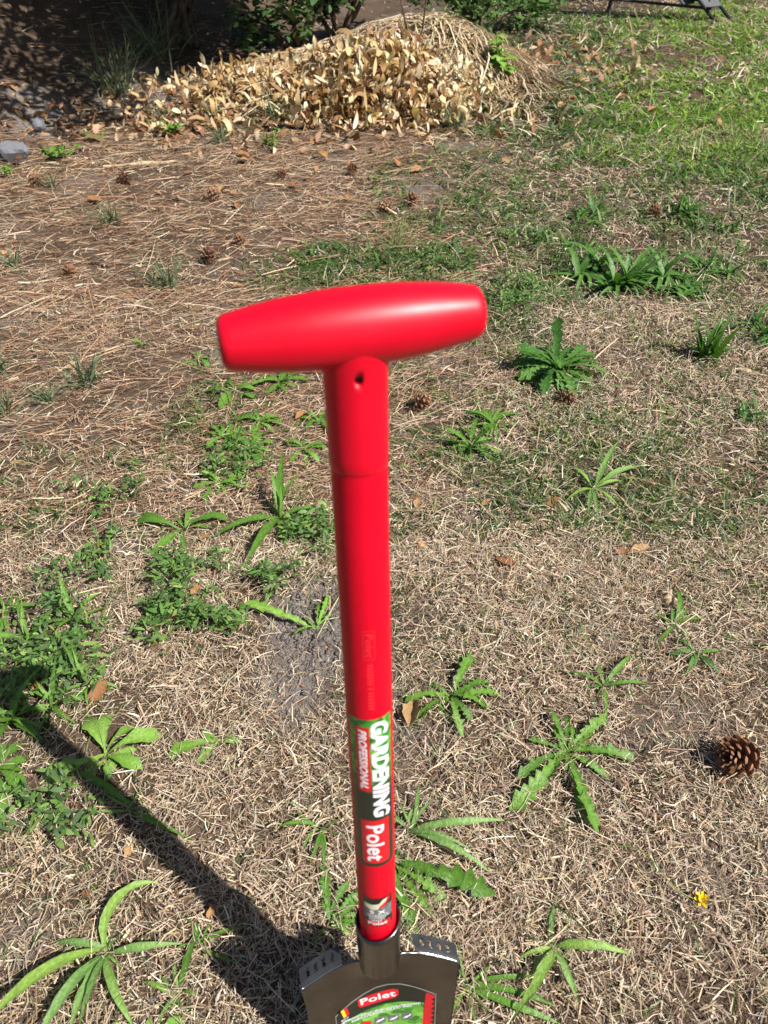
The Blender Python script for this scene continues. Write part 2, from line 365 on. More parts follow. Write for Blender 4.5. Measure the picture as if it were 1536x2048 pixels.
# ------------------------------------------------------------------ leaves and weeds
def leaf_mesh(name, hw, mat, n=9, e0=.6, e1=-.5, fold=.25, azc=0., twist=0., wav=0., seed=0, rib=1.35):
    r = np.random.default_rng(seed); u = np.linspace(0, 1, n+1)
    if hw is hw_dandy: u = np.array([0, .10]+[.14+k*.11+d for k in range(7) for d in (0, .02, .105)]+[.94, .98, 1.0]); n = len(u)-1
    um = (u[1:]+u[:-1])/2
    el = e0+(e1-e0)*um; az = azc*um
    d = np.stack([np.cos(el)*np.cos(az), np.cos(el)*np.sin(az), np.sin(el)], -1)*np.diff(u)[:, None]
    P = np.vstack([[0, 0, 0], np.cumsum(d, 0)]); ev = e0+(e1-e0)*u; av = azc*u
    side = np.stack([-np.sin(av), np.cos(av), 0*u], -1); nrm = np.stack([-np.sin(ev)*np.cos(av), -np.sin(ev)*np.sin(av), np.cos(ev)], -1)
    tw = twist*u; S = side*np.cos(tw)[:, None]+nrm*np.sin(tw)[:, None]; Nn = nrm*np.cos(tw)[:, None]-side*np.sin(tw)[:, None]
    jt = .24 if hw is hw_dandy else .12
    wl = hw(u)*np.clip(1+jt*r.standard_normal(n+1), .5, 1.6); wr = hw(u)*np.clip(1+jt*r.standard_normal(n+1), .5, 1.6)
    wa = wav*r.standard_normal((2, n+1))
    A = P-S*wl[:, None]+Nn*(fold*wl+wa[0]*wl)[:, None]; B = P+S*wr[:, None]+Nn*(fold*wr+wa[1]*wr)[:, None]
    V = np.stack([A, P, B], 1).reshape(-1, 3); q = 3*np.arange(n)
    F = np.vstack([np.stack([q, q+1, q+4, q+3], -1), np.stack([q+1, q+2, q+5, q+4], -1)])
    c = np.ones((len(V), 3)); c[1::3] = (rib, rib*.98, rib*.9)
    return mesh_np(name, V, F, mat, c)
def hw_plantain(u): return .006+.046*np.sin(np.pi*np.clip(u, 0, 1)**.85)**1.2+.0*u
def hw_long(u): return (.004+.030*np.sin(np.pi*np.clip(u, 0, 1)**.7)**.9)
def hw_spat(u): return np.where(u < .98, .018+.125*np.clip((u-.15)/.5, 0, 1)**1.3*np.sqrt(np.clip(1-((u-.70)/.31)**2*(u > .70), 0, 1)), .012)
def hw_dandy(u):
    f = ((u-.14)/.11+1e-6) % 1.0; tooth = np.where(f < .05, .62, np.where(f < .5, 1.0, .55))
    env = (.020+.135*np.clip(u, 0, 1)**.8)*np.sqrt(np.clip((1.0-u)/.25, .02, 1))
    return np.where(u < .12, .012, np.where(u < .905, env*tooth, env*.8))
def hw_strap(u): return .010+.030*np.clip(1-u**2.5, 0, 1)
def hw_oval(u): return .015+.24*np.sin(np.pi*np.clip(u, 0, 1))**.9*(u > .12)
KIND = {'plantain': (hw_plantain, 12, .30, .0), 'long': (hw_long, 12, .25, .0), 'spat': (hw_spat, 11, .18, .10), 'dandy': (hw_dandy, 24, .22, .10), 'strap': (hw_strap, 8, .35, 0), 'oval': (hw_oval, 6, .2, .08)}
_cache = {}
def leaf_var(kind, mat, up, v):
    key = (kind, mat, up, v)
    if key not in _cache:
        hw, n, fold, wav = KIND[kind]; r = random.Random(str(key))
        e0, e1 = {'flat': (.42, -.34), 'hook': (.6, -.5), 'arch': (.75, -.70), 'up': (1.15, .15), 'stand': (1.35, .9)}[up]
        _cache[key] = leaf_mesh('leaf', hw, M[mat], n, e0+r.uniform(-.12, .12), e1+r.uniform(-.25, .2), fold, r.uniform(-.45, .45) if up != 'hook' else -2.1, r.uniform(-.5, .5), wav, r.randrange(9999))
    return _cache[key]
HRATIO = {'hook': .62, 'flat': .96, 'arch': .88, 'up': .72, 'stand': .42}
_names = {}
def add_leaf(parent, kind, mat, up, az, L, tilt=0, wscale=1.0, dz=0):
    o = link('leaf', leaf_var(kind, mat, up, random.randrange(5)), None, parent)
    o.rotation_euler = (random.uniform(-.2, .2), tilt, az); s = L/HRATIO[up]
    o.scale = (s, s*wscale, s*random.uniform(.85, 1.1)); o.location = (random.uniform(-.004, .004), random.uniform(-.004, .004), dz)
    return o
def plant_tips(name, label, cat, base, tips, kind, mat, up='flat', wscale=1.0, group=None, extra=5):
    b = hit(*base); e = empty(name, (b[0], b[1], height(b[0], b[1])+.006)); tag(e, label, cat, group)
    for t in tips:
        k2, up2 = kind, up
        if len(t) > 2: up2 = t[2]
        lift = {'hook': .02, 'flat': .012, 'arch': .02, 'up': .05, 'stand': .08}[up2]
        g = hit(t[0], t[1], lift); d = g[:2]-b[:2]
        add_leaf(e, k2, mat, up2, math.atan2(d[1], d[0]), float(np.hypot(*d)), 0, wscale)
    for _ in range(extra):
        add_leaf(e, kind, mat, random.choice(['flat', 'arch']), random.uniform(0, 6.28), random.uniform(.018, .045), 0, wscale)
    return e
def rosette(name, label, cat, px, py, rpx, n, kind, mat, ups=('flat', 'arch'), wscale=1.0, group=None, spread=0):
    b = hit(px, py); r = abs(hit(px+rpx, py)[0]-b[0])
    e = empty(name, (b[0], b[1], height(b[0], b[1])+.006)); tag(e, label, cat, group)
    for i in range(n):
        up = random.choice(ups); L = r*random.uniform(.55, 1.08)
        if not spread: add_leaf(e, kind, mat, up, i*2.399+random.uniform(-.4, .4), L, 0, wscale); continue
        k = i % 7; q = random.Random(k*31+int(px)); a = q.uniform(0, 6.28); d = r*spread*math.sqrt(q.random())
        o = add_leaf(e, kind, mat, up, random.uniform(0, 6.28), L*.62, 0, wscale*1.2)
        x, y = d*math.cos(a)+random.gauss(0, .006), d*math.sin(a)+random.gauss(0, .006); o.location = (x, y, float(height(b[0]+x, b[1]+y)-height(b[0], b[1])))
    return e
def seedling(label, px, py, rpx, n, mat, group=None):
    b = hit(px, py); r = abs(hit(px+rpx, py)[0]-b[0]); e = empty('leafy_seedling', (b[0], b[1], height(b[0], b[1])-.004)); tag(e, label, 'weed', group)
    stems = [(random.gauss(0, .5)*r, random.gauss(0, .5)*r, random.uniform(.5, 1.3)*r) for _ in range(max(3, n//6))]
    for (x, y, z) in stems: tube('stem', [(x*.3, y*.3, 0), (x*.7, y*.7, z*.6), (x, y, z)], .0018, M['stalk'], e, 6)
    for i in range(n):
        x, y, z = random.choice(stems); u = random.uniform(.25, 1)
        o = add_leaf(e, 'oval', mat, random.choice(['flat', 'arch']), random.uniform(0, 6.28), r*random.uniform(.3, .55)); o.location = (x*u, y*u, z*u)
PL = 'plantain_plant'; DA = 'dandelion_plant'
plant_tips(PL, 'large plantain with long leaves on pale thatch, one curling back like a hook', 'weed', (220, 1910),
           [(-25, 2035), (176, 1780, 'hook'), (355, 1893), (100, 1872), (246, 2065), (125, 2060), (80, 2015), (175, 2060), (60, 2075)], 'plantain', 'leaf_pale', 'arch', .95)
plant_tips(PL, 'plantain weed lying along the shadow of the spade shaft', 'weed', (266, 1622), [(160, 1522), (372, 1690), (212, 1592), (270, 1576), (312, 1590)], 'plantain', 'leaf_mid', 'flat', .9)
plant_tips('weed_sprout', 'small weed with one tall leaf beside the shadow of the spade blade', 'weed', (358, 1992), [(388, 1845), (318, 1958), (395, 1985), (335, 2020), (370, 2030)], 'plantain', 'leaf_mid', 'flat', 1.2)
plant_tips('weed_sprout', 'thin sprawling weed at the edge of the spade blade shadow', 'weed', (402, 1893), [(375, 1812), (482, 1935), (440, 1873), (505, 1868), (395, 1835)], 'plantain', 'leaf_mid', 'flat', .8)
plant_tips('broadleaf_weed', 'broad lime green leaves of a weed in front of the plantain with a hooked leaf', 'weed', (300, 2090), [(370, 2035), (250, 2050), (215, 2070), (330, 2120), (410, 2080)], 'spat', 'leaf_lime', 'flat', 1.25)
plant_tips('broadleaf_weed', 'spoon leaved weed beside the tip of the plantain in the shaft shadow', 'weed', (-5, 1545), [(52, 1512), (58, 1566), (28, 1628), (-60, 1580), (-10, 1490), (35, 1600)], 'spat', 'leaf_mid', 'flat', 1.1)
plant_tips('broadleaf_weed', 'spoon leaved weed with big pale leaves where the shaft shadow starts', 'weed', (216, 1517), [(155, 1440), (214, 1410), (262, 1442), (320, 1472), (88, 1572), (288, 1522)], 'spat', 'leaf_lime', 'arch', .95)
plant_tips('broadleaf_weed', 'small spoon leaved weed next to the bare soil patch', 'weed', (442, 1490), [(398, 1463), (330, 1507), (392, 1532), (450, 1468)], 'spat', 'leaf_lime', 'flat', .9)
plant_tips(PL, 'narrow leaved weed with drooping blades beside the spade label', 'weed', (641, 1663), [(556, 1652), (625, 1728), (662, 1732), (683, 1628), (600, 1690)], 'plantain', 'leaf_mid', 'arch', .9)
plant_tips(DA, 'jagged dandelion weed standing beside the lower end of the red shaft', 'weed', (662, 1852), [(641, 1725), (692, 1765), (716, 1833), (628, 1885), (690, 1808), (640, 1800), (700, 1870)], 'dandy', 'leaf_mid', 'flat', .9)
plant_tips(PL, 'thin plantain weed reaching out from behind the labelled shaft', 'weed', (818, 1667), [(998, 1637), (958, 1752), (938, 1690), (852, 1568), (792, 1600), (860, 1600)], 'long', 'leaf_pale', 'arch', 1.1)
plant_tips(DA, 'toothed dandelion weed with long leaves spreading right from the shaft foot', 'weed', (785, 1733), [(998, 1772), (893, 1802), (852, 1885), (860, 1830), (820, 1860), (740, 1700)], 'dandy', 'leaf_mid', 'flat', .75)
plant_tips(PL, 'star shaped plantain with seven strap leaves on bare thatch near the yellow flower', 'weed', (1099, 1896), [(1100, 1786, 'flat'), (1026, 1898), (1252, 1878), (1056, 1952), (1038, 2050), (1148, 2003), (1168, 1966), (1070, 1912)], 'plantain', 'leaf_pale', 'arch', 1.0)
plant_tips(PL, 'thin leaved plantain beside the tread of the spade blade', 'weed', (936, 1976), [(1072, 1964), (1115, 2055), (985, 2006), (886, 2050), (912, 1942), (1108, 1985), (950, 2060)], 'long', 'leaf_mid', 'flat', 1.1)
plant_tips(DA, 'pale green dandelion rosette with toothed leaves alone on the tan thatch', 'weed', (1130, 1510), [(1028, 1542), (1046, 1640), (1158, 1662), (1176, 1640), (1222, 1546), (1278, 1504), (1218, 1438), (1066, 1470), (1108, 1448), (1192, 1478), (1090, 1428), (1100, 1575), (1150, 1440)], 'dandy', 'leaf_mid', 'flat', .8, None, 14)
plant_tips(DA, 'toothed dandelion rosette with a brown leaf under it, beside the shaft label', 'weed', (900, 1400), [(942, 1292), (988, 1358), (1000, 1388), (982, 1420), (862, 1350), (872, 1412), (935, 1440), (812, 1380), (830, 1450), (905, 1465)], 'dandy', 'leaf_mid', 'arch', .85)
plant_tips(PL, 'small plantain with outstretched narrow leaves above the pale dandelion', 'weed', (1205, 1378), [(1132, 1328), (1302, 1364), (1172, 1372), (1256, 1298), (1222, 1432), (1195, 1310)], 'long', 'leaf_mid', 'arch', 1.3)
plant_tips(PL, 'plantain growing against a pale wood chip', 'weed', (1345, 1258), [(1368, 1178), (1322, 1290), (1300, 1225), (1412, 1232), (1385, 1215), (1345, 1200)], 'plantain', 'leaf_mid', 'arch', 1.0)
plant_tips(PL, 'dark dense plantain just below the pale wood chip', 'weed', (1384, 1312), [(1345, 1285), (1425, 1322), (1398, 1330), (1370, 1266), (1340, 1300), (1452, 1308), (1410, 1290), (1376, 1340), (1430, 1345)], 'plantain', 'leaf_dark', 'arch', 1.4)
plant_tips(DA, 'broad leaved weed with two wide arms above the small leaved ground weed', 'weed', (368, 1065), [(274, 1022), (452, 1022), (312, 1098), (376, 1096), (345, 1028), (376, 1010), (410, 1050), (330, 1060)], 'spat', 'leaf_mid', 'arch', .8)
plant_tips(PL, 'dense plantain with one very long arched leaf, growing next to the red shaft', 'weed', (562, 1042), [(424, 1066), (518, 1142), (602, 1070), (658, 1050), (580, 935, 'up'), (545, 955, 'up'), (604, 965, 'up'), (560, 960, 'stand'), (530, 1000), (640, 1010), (590, 1090)], 'plantain', 'leaf_mid', 'arch', 1.05)
plant_tips(DA, 'weed with a single long toothed leaf above the bare soil patch', 'weed', (632, 1262), [(496, 1206), (668, 1228), (640, 1208), (650, 1180)], 'dandy', 'leaf_lime', 'flat', .55)
plant_tips(PL, 'pale plantain with arched blades in thin yellowish grass', 'weed', (1186, 985), [(1126, 998), (1166, 1020), (1205, 895, 'up'), (1252, 958), (1286, 940), (1146, 925), (1230, 1010), (1190, 1030)], 'plantain', 'leaf_pale', 'arch', .9)
e = rosette(DA, 'big dark dandelion clump with a pine cone at its foot', 'weed', 1112, 748, 92, 60, 'dandy', 'leaf_dark', ('flat', 'arch', 'arch', 'arch', 'up'), .85)
rosette('strap_weed', 'widest dark clump of strap leaved weeds on the lawn edge', 'weed', 1240, 560, 110, 120, 'strap', 'leaf_dark', ('flat', 'arch', 'arch', 'up'), 1.4, None, .75)
rosette('strap_weed', 'dark strap leaved clump touching the widest clump', 'weed', 1325, 580, 85, 76, 'strap', 'leaf_dark', ('flat', 'arch', 'arch'), 1.4, None, .7)
for (px, py, r, n, lab) in [(1425, 545, 75, 30, 'mid sized dark strap leaved clump right of the widest clump'), (1372, 432, 75, 28, 'dark strap leaved clump beyond the widest clump, near a pine cone'), (1450, 462, 50, 20, 'small dark strap leaved clump in front of the one near a pine cone'),
                            (1408, 715, 62, 34, 'upright dark grassy clump standing alone with a short shadow'), (1525, 672, 85, 26, 'arching pale dark strap leaved clump cut by the picture edge'), (1495, 838, 62, 18, 'low strap leaved weed with flat dark leaves on dry grass'),
                            (975, 600, 55, 18, 'small strap leaved clump in the feathery dark grass by the grip'), (1180, 440, 60, 18, 'strap leaved tuft on the near edge of the lawn beside bare ground')]:
    rosette('strap_weed', lab, 'weed', px, py, r, int(n*1.9), 'strap', 'leaf_dark', ('arch', 'arch', 'flat', 'up') if 'upright' not in lab else ('up', 'stand', 'up', 'arch'), 1.3, None, .5 if 'upright' not in lab else .25)
for (px, py, r, n) in [(1115, 335, 40, 22), (1200, 425, 50, 26), (1010, 470, 45, 22), (1085, 480, 45, 24), (925, 505, 45, 22), (1495, 505, 40, 18), (1140, 525, 45, 22), (1350, 355, 40, 20), (1040, 380, 45, 22), (1230, 380, 35, 16), (860, 470, 40, 18)]:
    rosette('strap_weed', 'small strap leaved weed scattered over the thin lawn edge', 'weed', px, py, r, n, 'strap', 'leaf_dark', ('arch', 'flat', 'arch', 'up'), 1.3, 'small weeds on the lawn edge', .7)
rosette('strap_weed', 'bright upright strap leaved weed beside a jagged dandelion', 'weed', 985, 855, 65, 20, 'strap', 'leaf_mid', ('up', 'arch', 'arch'), 1.3)
rosette(DA, 'jagged bright dandelion standing beside the upright strap leaved weed', 'weed', 940, 900, 62, 20, 'dandy', 'leaf_mid', ('up', 'arch', 'flat'), .9)
rosette(PL, 'thin three armed plantain on dry grass below the upright grassy clump', 'weed', 1310, 822, 58, 6, 'long', 'leaf_mid', ('arch', 'flat'), 1.2)
rosette(PL, 'small dark rosette alone on the needle carpet above the red grip', 'weed', 626, 503, 40, 12, 'plantain', 'leaf_dark', ('flat', 'arch'), 1.3)
rosette('broadleaf_weed', 'small green rosette left of the red grip end on bare needles', 'weed', 395, 725, 34, 7, 'spat', 'leaf_mid', ('arch', 'flat'), 1.1)
rosette('broadleaf_weed', 'tiny seedling rosette on the needles, left of the red grip', 'weed', 290, 695, 18, 6, 'spat', 'leaf_mid', ('arch', 'up'), 1.2)
rosette('broadleaf_weed', 'flat green rosette under the left end of the red grip', 'weed', 468, 788, 62, 9, 'spat', 'leaf_mid', ('arch', 'flat'), .9)
SMALLG = 'small toothed weeds left of the shaft'
for (px, py, r, n) in [(440, 975, 42, 8), (520, 850, 40, 7), (500, 905, 42, 7), (560, 770, 40, 8), (450, 880, 38, 7), (610, 905, 34, 6), (640, 850, 36, 6)]:
    rosette('small_weed', 'small toothed weed among the weeds left of the upper red shaft', 'weed', px, py, r*1.35, n+5, 'dandy', 'leaf_mid', ('flat', 'arch'), 1.1, SMALLG)
for (px, py, r, n) in [(30, 1450, 70, 9), (110, 1420, 60, 9), (60, 1290, 60, 8), (150, 1250, 60, 8), (20, 1230, 50, 7), (180, 1380, 50, 7)]:
    rosette('small_weed', 'narrow leaved weed in the dense green patch at the shadow tip', 'weed', px, py, r*1.3, n+5, 'plantain', 'leaf_mid', ('flat', 'arch', 'up'), 1.1, 'weeds at the shadow tip')
for (px, py, r, n, lab) in [(345, 270, 34, 9, 'upright leafy seedling on the leaf litter before the loose end of the leaf pile'), (120, 318, 40, 9, 'spreading leafy seedling on the leaf litter near the grey stones'), (540, 295, 30, 8, 'leafy seedling in front of the thick bent dry stem'), (20, 352, 22, 7, 'bright lime seedling below the dark grey stone'), (640, 205, 26, 7, 'green seedling growing out of the curled leaf pile'), (195, 285, 30, 7, 'small seedling between the spreading one and the upright one')]:
    seedling(lab, px, py, r, n*3, 'leaf_lime' if px == 20 else 'leaf_mid', 'seedlings before the bank')
seedling('lime green sapling beside the right end of the straw heap', 1005, 160, 60, 40, 'leaf_lime')

# small leaved mats (knotgrass and the like)
def mat_weed(px, py, rx, ry, n, label, tone=0):
    b = hit(px, py); ax = abs(hit(px+rx, py)[0]-b[0]); ay = abs(hit(px, py+ry)[1]-b[1])
    e = empty('ground_weed', (b[0], b[1], height(b[0], b[1]))); tag(e, label, 'weed')
    ns = max(6, n//22); V = []; F = []; C = []; off = 0; P = []
    for s in range(ns):
        a = rng.uniform(0, 6.28); L = rng.uniform(.6, 1.25); k = n//ns
        u = np.linspace(.05, 1, k)**.7; x = np.cos(a+.6*u)*ax*L*u; y = np.sin(a+.6*u)*ay*L*u; z = .006+.028*np.sin(u*2.4)*rng.uniform(.5, 1.4)
        P.append(np.stack([x, y, z], -1))
        v, f = ribbons(np.array([[0, 0, .002]]), az=math.atan2(y[-1], x[-1]), e0=.35, e1=-.3, L=float(np.hypot(x[-1], y[-1])), W=.0014, nseg=4)
        V.append(v); F.append(f+off); C.append(np.tile((.14, .17, .05), (len(v), 1))); off += len(v)
    P = np.vstack(P); P = P+rng.normal(0, .006, P.shape); P[:, 2] = np.abs(P[:, 2]); N = len(P)
    v, f = ribbons(P, az=rng.uniform(0, 6.28, N), e0=rng.uniform(-.1, .9, N), e1=rng.uniform(-.5, .4, N), L=rng.lognormal(math.log(.014), .35, N), W=rng.lognormal(math.log(.0048), .25, N), nseg=3, roll=rng.normal(0, .35, N), prof='oval')
    V.append(v); F.append(f+off); C.append(cols(N, [(.10, .20, .05), (.14, .26, .06), (.20, .33, .08), (.09, .165, .055)], 8, .15))
    o = link('foliage', mesh_np('foliage', np.vstack(V), np.vstack(F), M['grass'], np.vstack(C)), None, e); tag(o, kind='stuff')
for a in [(385, 1140, 75, 45, 260, 'small leaved ground weed below the broad leaved weed with two arms'), (355, 1245, 85, 75, 420, 'densest small leaved ground weed, left of the bare soil patch'), (625, 1095, 55, 60, 260, 'small leaved ground weed around the dense plantain beside the shaft'),
          (100, 1345, 150, 100, 700, 'widest small leaved ground weed where the shaft shadow leaves the picture'), (560, 1170, 60, 35, 130, 'thin small leaved ground weed under the dense plantain'), (210, 1130, 60, 50, 150, 'loose ground weed with a yellow flower'),
          (470, 1265, 45, 30, 90, 'sparse ground weed between the densest one and the bare soil'), (120, 1200, 80, 60, 160, 'sparse ground weed above the widest one'), (470, 930, 60, 60, 220, 'bright small leaved ground weed left of the collar seam'),
          (240, 1000, 90, 50, 130, 'straggling ground weed on the needles, left of the two armed weed'), (1050, 600, 110, 40, 420, 'feathery dark ground weed right of the red grip'), (890, 530, 80, 35, 260, 'dark ground weed just above the right end of the grip'), (100, 1660, 110, 90, 170, 'tiny clover like ground weed on the near side of the shaft shadow')]:
    mat_weed(*a)

# grass tufts on the needle carpet
def tuft(px, py, hpx, n, label, pal, group=None, W=.0034, name='grass_tuft', spread=(.7, 1.45)):
    n = int(n*1.5)
    b = hit(px, py); z = project(np.array([b]))[2][0]; L = hpx*z/FPX*(1.7 if pal is BLUE else 1.3)
    e = empty(name, (b[0], b[1], height(b[0], b[1])-.003)); tag(e, label, 'grass', group)
    base = np.stack([rng.normal(0, L*.10, n), rng.normal(0, L*.10, n), np.zeros(n)], -1); e0 = rng.uniform(*spread, n)
    blades('blades', base, M['grass'], pal, e, 4, az=rng.uniform(0, 6.28, n), e0=e0, e1=e0-rng.uniform(.1, 1.3, n), L=L*rng.uniform(.45, 1.05, n), W=W*rng.lognormal(0, .2, n), azc=rng.normal(0, .3, n), roll=rng.normal(0, .4, n))
    return e
BLUE = [(.10, .155, .075), (.13, .19, .095), (.17, .22, .11), (.26, .25, .13)]
YEL = [(.16, .22, .05), (.22, .26, .08), (.12, .19, .04), (.33, .29, .13)]
TG = 'bluish grass tufts on the needle carpet'
for (px, py, h, n, lab) in [(172, 770, 55, 46, 'fullest bluish grass tuft on the needle carpet, alone left of the red grip'), (335, 575, 62, 40, 'tallest bluish grass tuft on the needles, in front of a pine cone'), (222, 452, 45, 36, 'bluish grass tuft on open needles between two pine cones'), (95, 805, 38, 24, 'small bluish tuft next to the fullest tuft'), (30, 535, 40, 24, 'pale bluish tuft beside the reddish pine cone'), (5, 745, 60, 24, 'yellowish blue tuft at the edge of the needles, behind a shorter one'), (10, 830, 50, 20, 'short yellowish blue tuft in front of a taller one'), (270, 1000, 40, 26, 'bluish tuft in the straggling ground weed'), (440, 285, 30, 40, 'dense bluish tuft among leaf litter between two seedlings'), (595, 240, 30, 30, 'bluish tuft behind the thick bent dry stem'), (105, 375, 34, 20, 'thin bluish tuft beside a dark pine cone and the lime seedling')]:
    tuft(px, py, h, n, lab, BLUE, TG)
for (px, py, h, n) in [(600, 1000, 60, 24), (800, 500, 70, 40), (1150, 770, 50, 40), (1090, 870, 44, 30), (920, 960, 46, 30), (1180, 880, 44, 26), (1060, 990, 40, 24), (1290, 1040, 44, 20), (880, 690, 36, 26), (1250, 760, 36, 26), (870, 1020, 40, 20), (1440, 960, 44, 20), (1340, 900, 40, 24), (1010, 720, 40, 26), (1230, 850, 40, 24), (1480, 1080, 40, 18), (1130, 1050, 36, 20), (960, 1080, 34, 18), (1400, 1150, 36, 18), (1330, 700, 40, 24), (900, 800, 40, 20), (1010, 930, 44, 28)]:
    tuft(px, py, h, n, 'thin yellowish grass tuft on the dry grass right of the shaft', YEL, 'thin grass tufts right of the shaft', .002, spread=(.4, 1.3))
tuft(240, 190, 105, 60, 'tall bluish grass clump hanging over the dark foot of the bank', BLUE, W=.005, name='tall_grass_clump', spread=(.75, 1.4))
tuft(310, 120, 110, 50, 'tall grass clump in the shade under the shrub', BLUE, W=.005, name='tall_grass_clump', spread=(.75, 1.4))
tuft(960, 200, 60, 60, 'grass clump at the right foot of the straw heap', YEL, W=.004, name='tall_grass_clump', spread=(.6, 1.4))
tuft(905, 255, 50, 50, 'grass clump at the near right corner of the curled leaf pile', BLUE, W=.004, name='tall_grass_clump', spread=(.6, 1.4))
tuft(545, 250, 50, 40, 'grass clump pushing through the front of the curled leaf pile', BLUE, W=.004, name='tall_grass_clump', spread=(.6, 1.4))

# ------------------------------------------------------------------ pine cones
def scale_mesh():
    V = np.array([[0, -.10, 0], [0, .10, 0], [.55, -.22, .05], [.55, .22, .05], [.55, 0, .10], [.95, -.24, .16], [.95, .24, .16], [1.05, 0, .26], [.98, -.12, .05], [.98, .12, .05], [.5, 0, -.05], [0, 0, .08]])
    F = np.array([[0, 11, 4, 2], [11, 1, 3, 4], [2, 4, 7, 5], [4, 3, 6, 7], [0, 2, 8, 10], [10, 9, 3, 1], [2, 5, 8, 8], [8, 5, 7, 9], [9, 7, 6, 6], [9, 6, 3, 3], [10, 8, 9, 9]])
    bm = bmesh.new(); vs = [bm.verts.new(v) for v in V]
    for f in F:
        s = []; [s.append(vs[i]) for i in f if vs[i] not in s]
        try: bm.faces.new(s)
        except ValueError: pass
    me = bm_mesh('scale', bm, M['cone']); a = me.color_attributes.new('col', 'FLOAT_COLOR', 'POINT')
    c = np.ones((len(me.vertices), 4), np.float32); c[[5, 6, 7, 8, 9], :3] = (1.9, 1.75, 1.6); a.data.foreach_set('color', c.ravel()); return me
SCALE = scale_mesh()
def cone_mats(n, size):
    out = []
    for i in range(n):
        u = i/(n-1); z = size*(.08+.82*u); r = size*.10*(1-.5*u); L = size*(.50*math.sin(math.pi*(.16+.72*u))+.10); el = -.35+1.45*u
        out.append(Matrix.Rotation(i*2.39996, 4, 'Z') @ Matrix.Translation((r, 0, z)) @ Matrix.Rotation(-el, 4, 'Y') @ Matrix.Diagonal((L, L*.95, L*.9, 1)))
    return out
def core_mesh(size):
    P = [(0, 0, 0), (0, 0, .2*size), (0, 0, .5*size), (0, 0, .85*size), (0, 0, .98*size)]
    V, F = tube_arrays(P, np.array([.10, .17, .15, .09, .02])*size, 8); c = np.ones((len(V), 3))
    return mesh_np('core', V, F, M['cone'], c)
def cone_place(px, py, size, tilt, az):
    b = hit(px, py); e = empty('pine_cone', (b[0], b[1], height(b[0], b[1])+.36*size)); e.rotation_euler = (0, tilt, az); return e
e = cone_place(1487, 1524, .044, R(60), R(200)); tag(e, 'open brown pine cone lying alone on the tan thatch, the biggest of the cones', 'pine cone')
link('core', core_mesh(.044), None, e)
for m in cone_mats(58, .044):
    o = link('scale', SCALE, None, e); o.matrix_local = m
def joined_cone():
    bm = bmesh.new(); cl = []
    for m in cone_mats(44, .055):
        t = bmesh.new(); t.from_mesh(SCALE); t.transform(m); tm = bpy.data.meshes.new('t'); t.to_mesh(tm); t.free(); bm.from_mesh(tm); bpy.data.meshes.remove(tm)
    me = bm_mesh('pine_cone', bm, M['cone']); return me
JC = joined_cone()
if 'col' not in JC.color_attributes:
    a = JC.color_attributes.new('col', 'FLOAT_COLOR', 'POINT'); a.data.foreach_set('color', np.ones(len(JC.vertices)*4, np.float32))
for (px, py, s, lab) in [(822, 822, 1.0, 'dark pine cone close to the collar seam of the red shaft'), (1110, 808, 1.0, 'brown pine cone tucked under the big dark dandelion clump'), (1306, 442, 1.0, 'pine cone lying between strap leaved clumps on the lawn edge'),
                         (785, 424, 1.0, 'dark pine cone in a pair on bare ground beyond the grip'), (815, 418, 1.0, 'lighter pine cone in a pair on bare ground beyond the grip'), (412, 532, 1.05, 'pine cone on the needles beside a pale chip'), (137, 562, .95, 'reddish pine cone on the needles left of the bluish tufts'),
                         (440, 405, 1.0, 'pine cone half sunk in the needles, beyond the one beside a pale chip'), (240, 368, 1.1, 'pine cone on the leaf litter below the fallen stick'), (490, 494, .8, 'worn pine cone on the needles nearest the small dark rosette'), (710, 348, .9, 'small dark pine cone on grey needles before the leaf pile'), (80, 378, 1.1, 'dark pine cone near the lime green seedling'), (555, 355, .8, 'flattened pine cone on the needles before the bent stem')]:
    b = hit(px, py); o = link('pine_cone', JC); o.location = (b[0], b[1], height(b[0], b[1])+.018*s); s *= .6; o.scale = (s, s, s*1.15)
    o.rotation_euler = (random.uniform(-.3, .3), random.uniform(1.0, 1.7), random.uniform(0, 6.28)); tag(o, lab, 'pine cone')

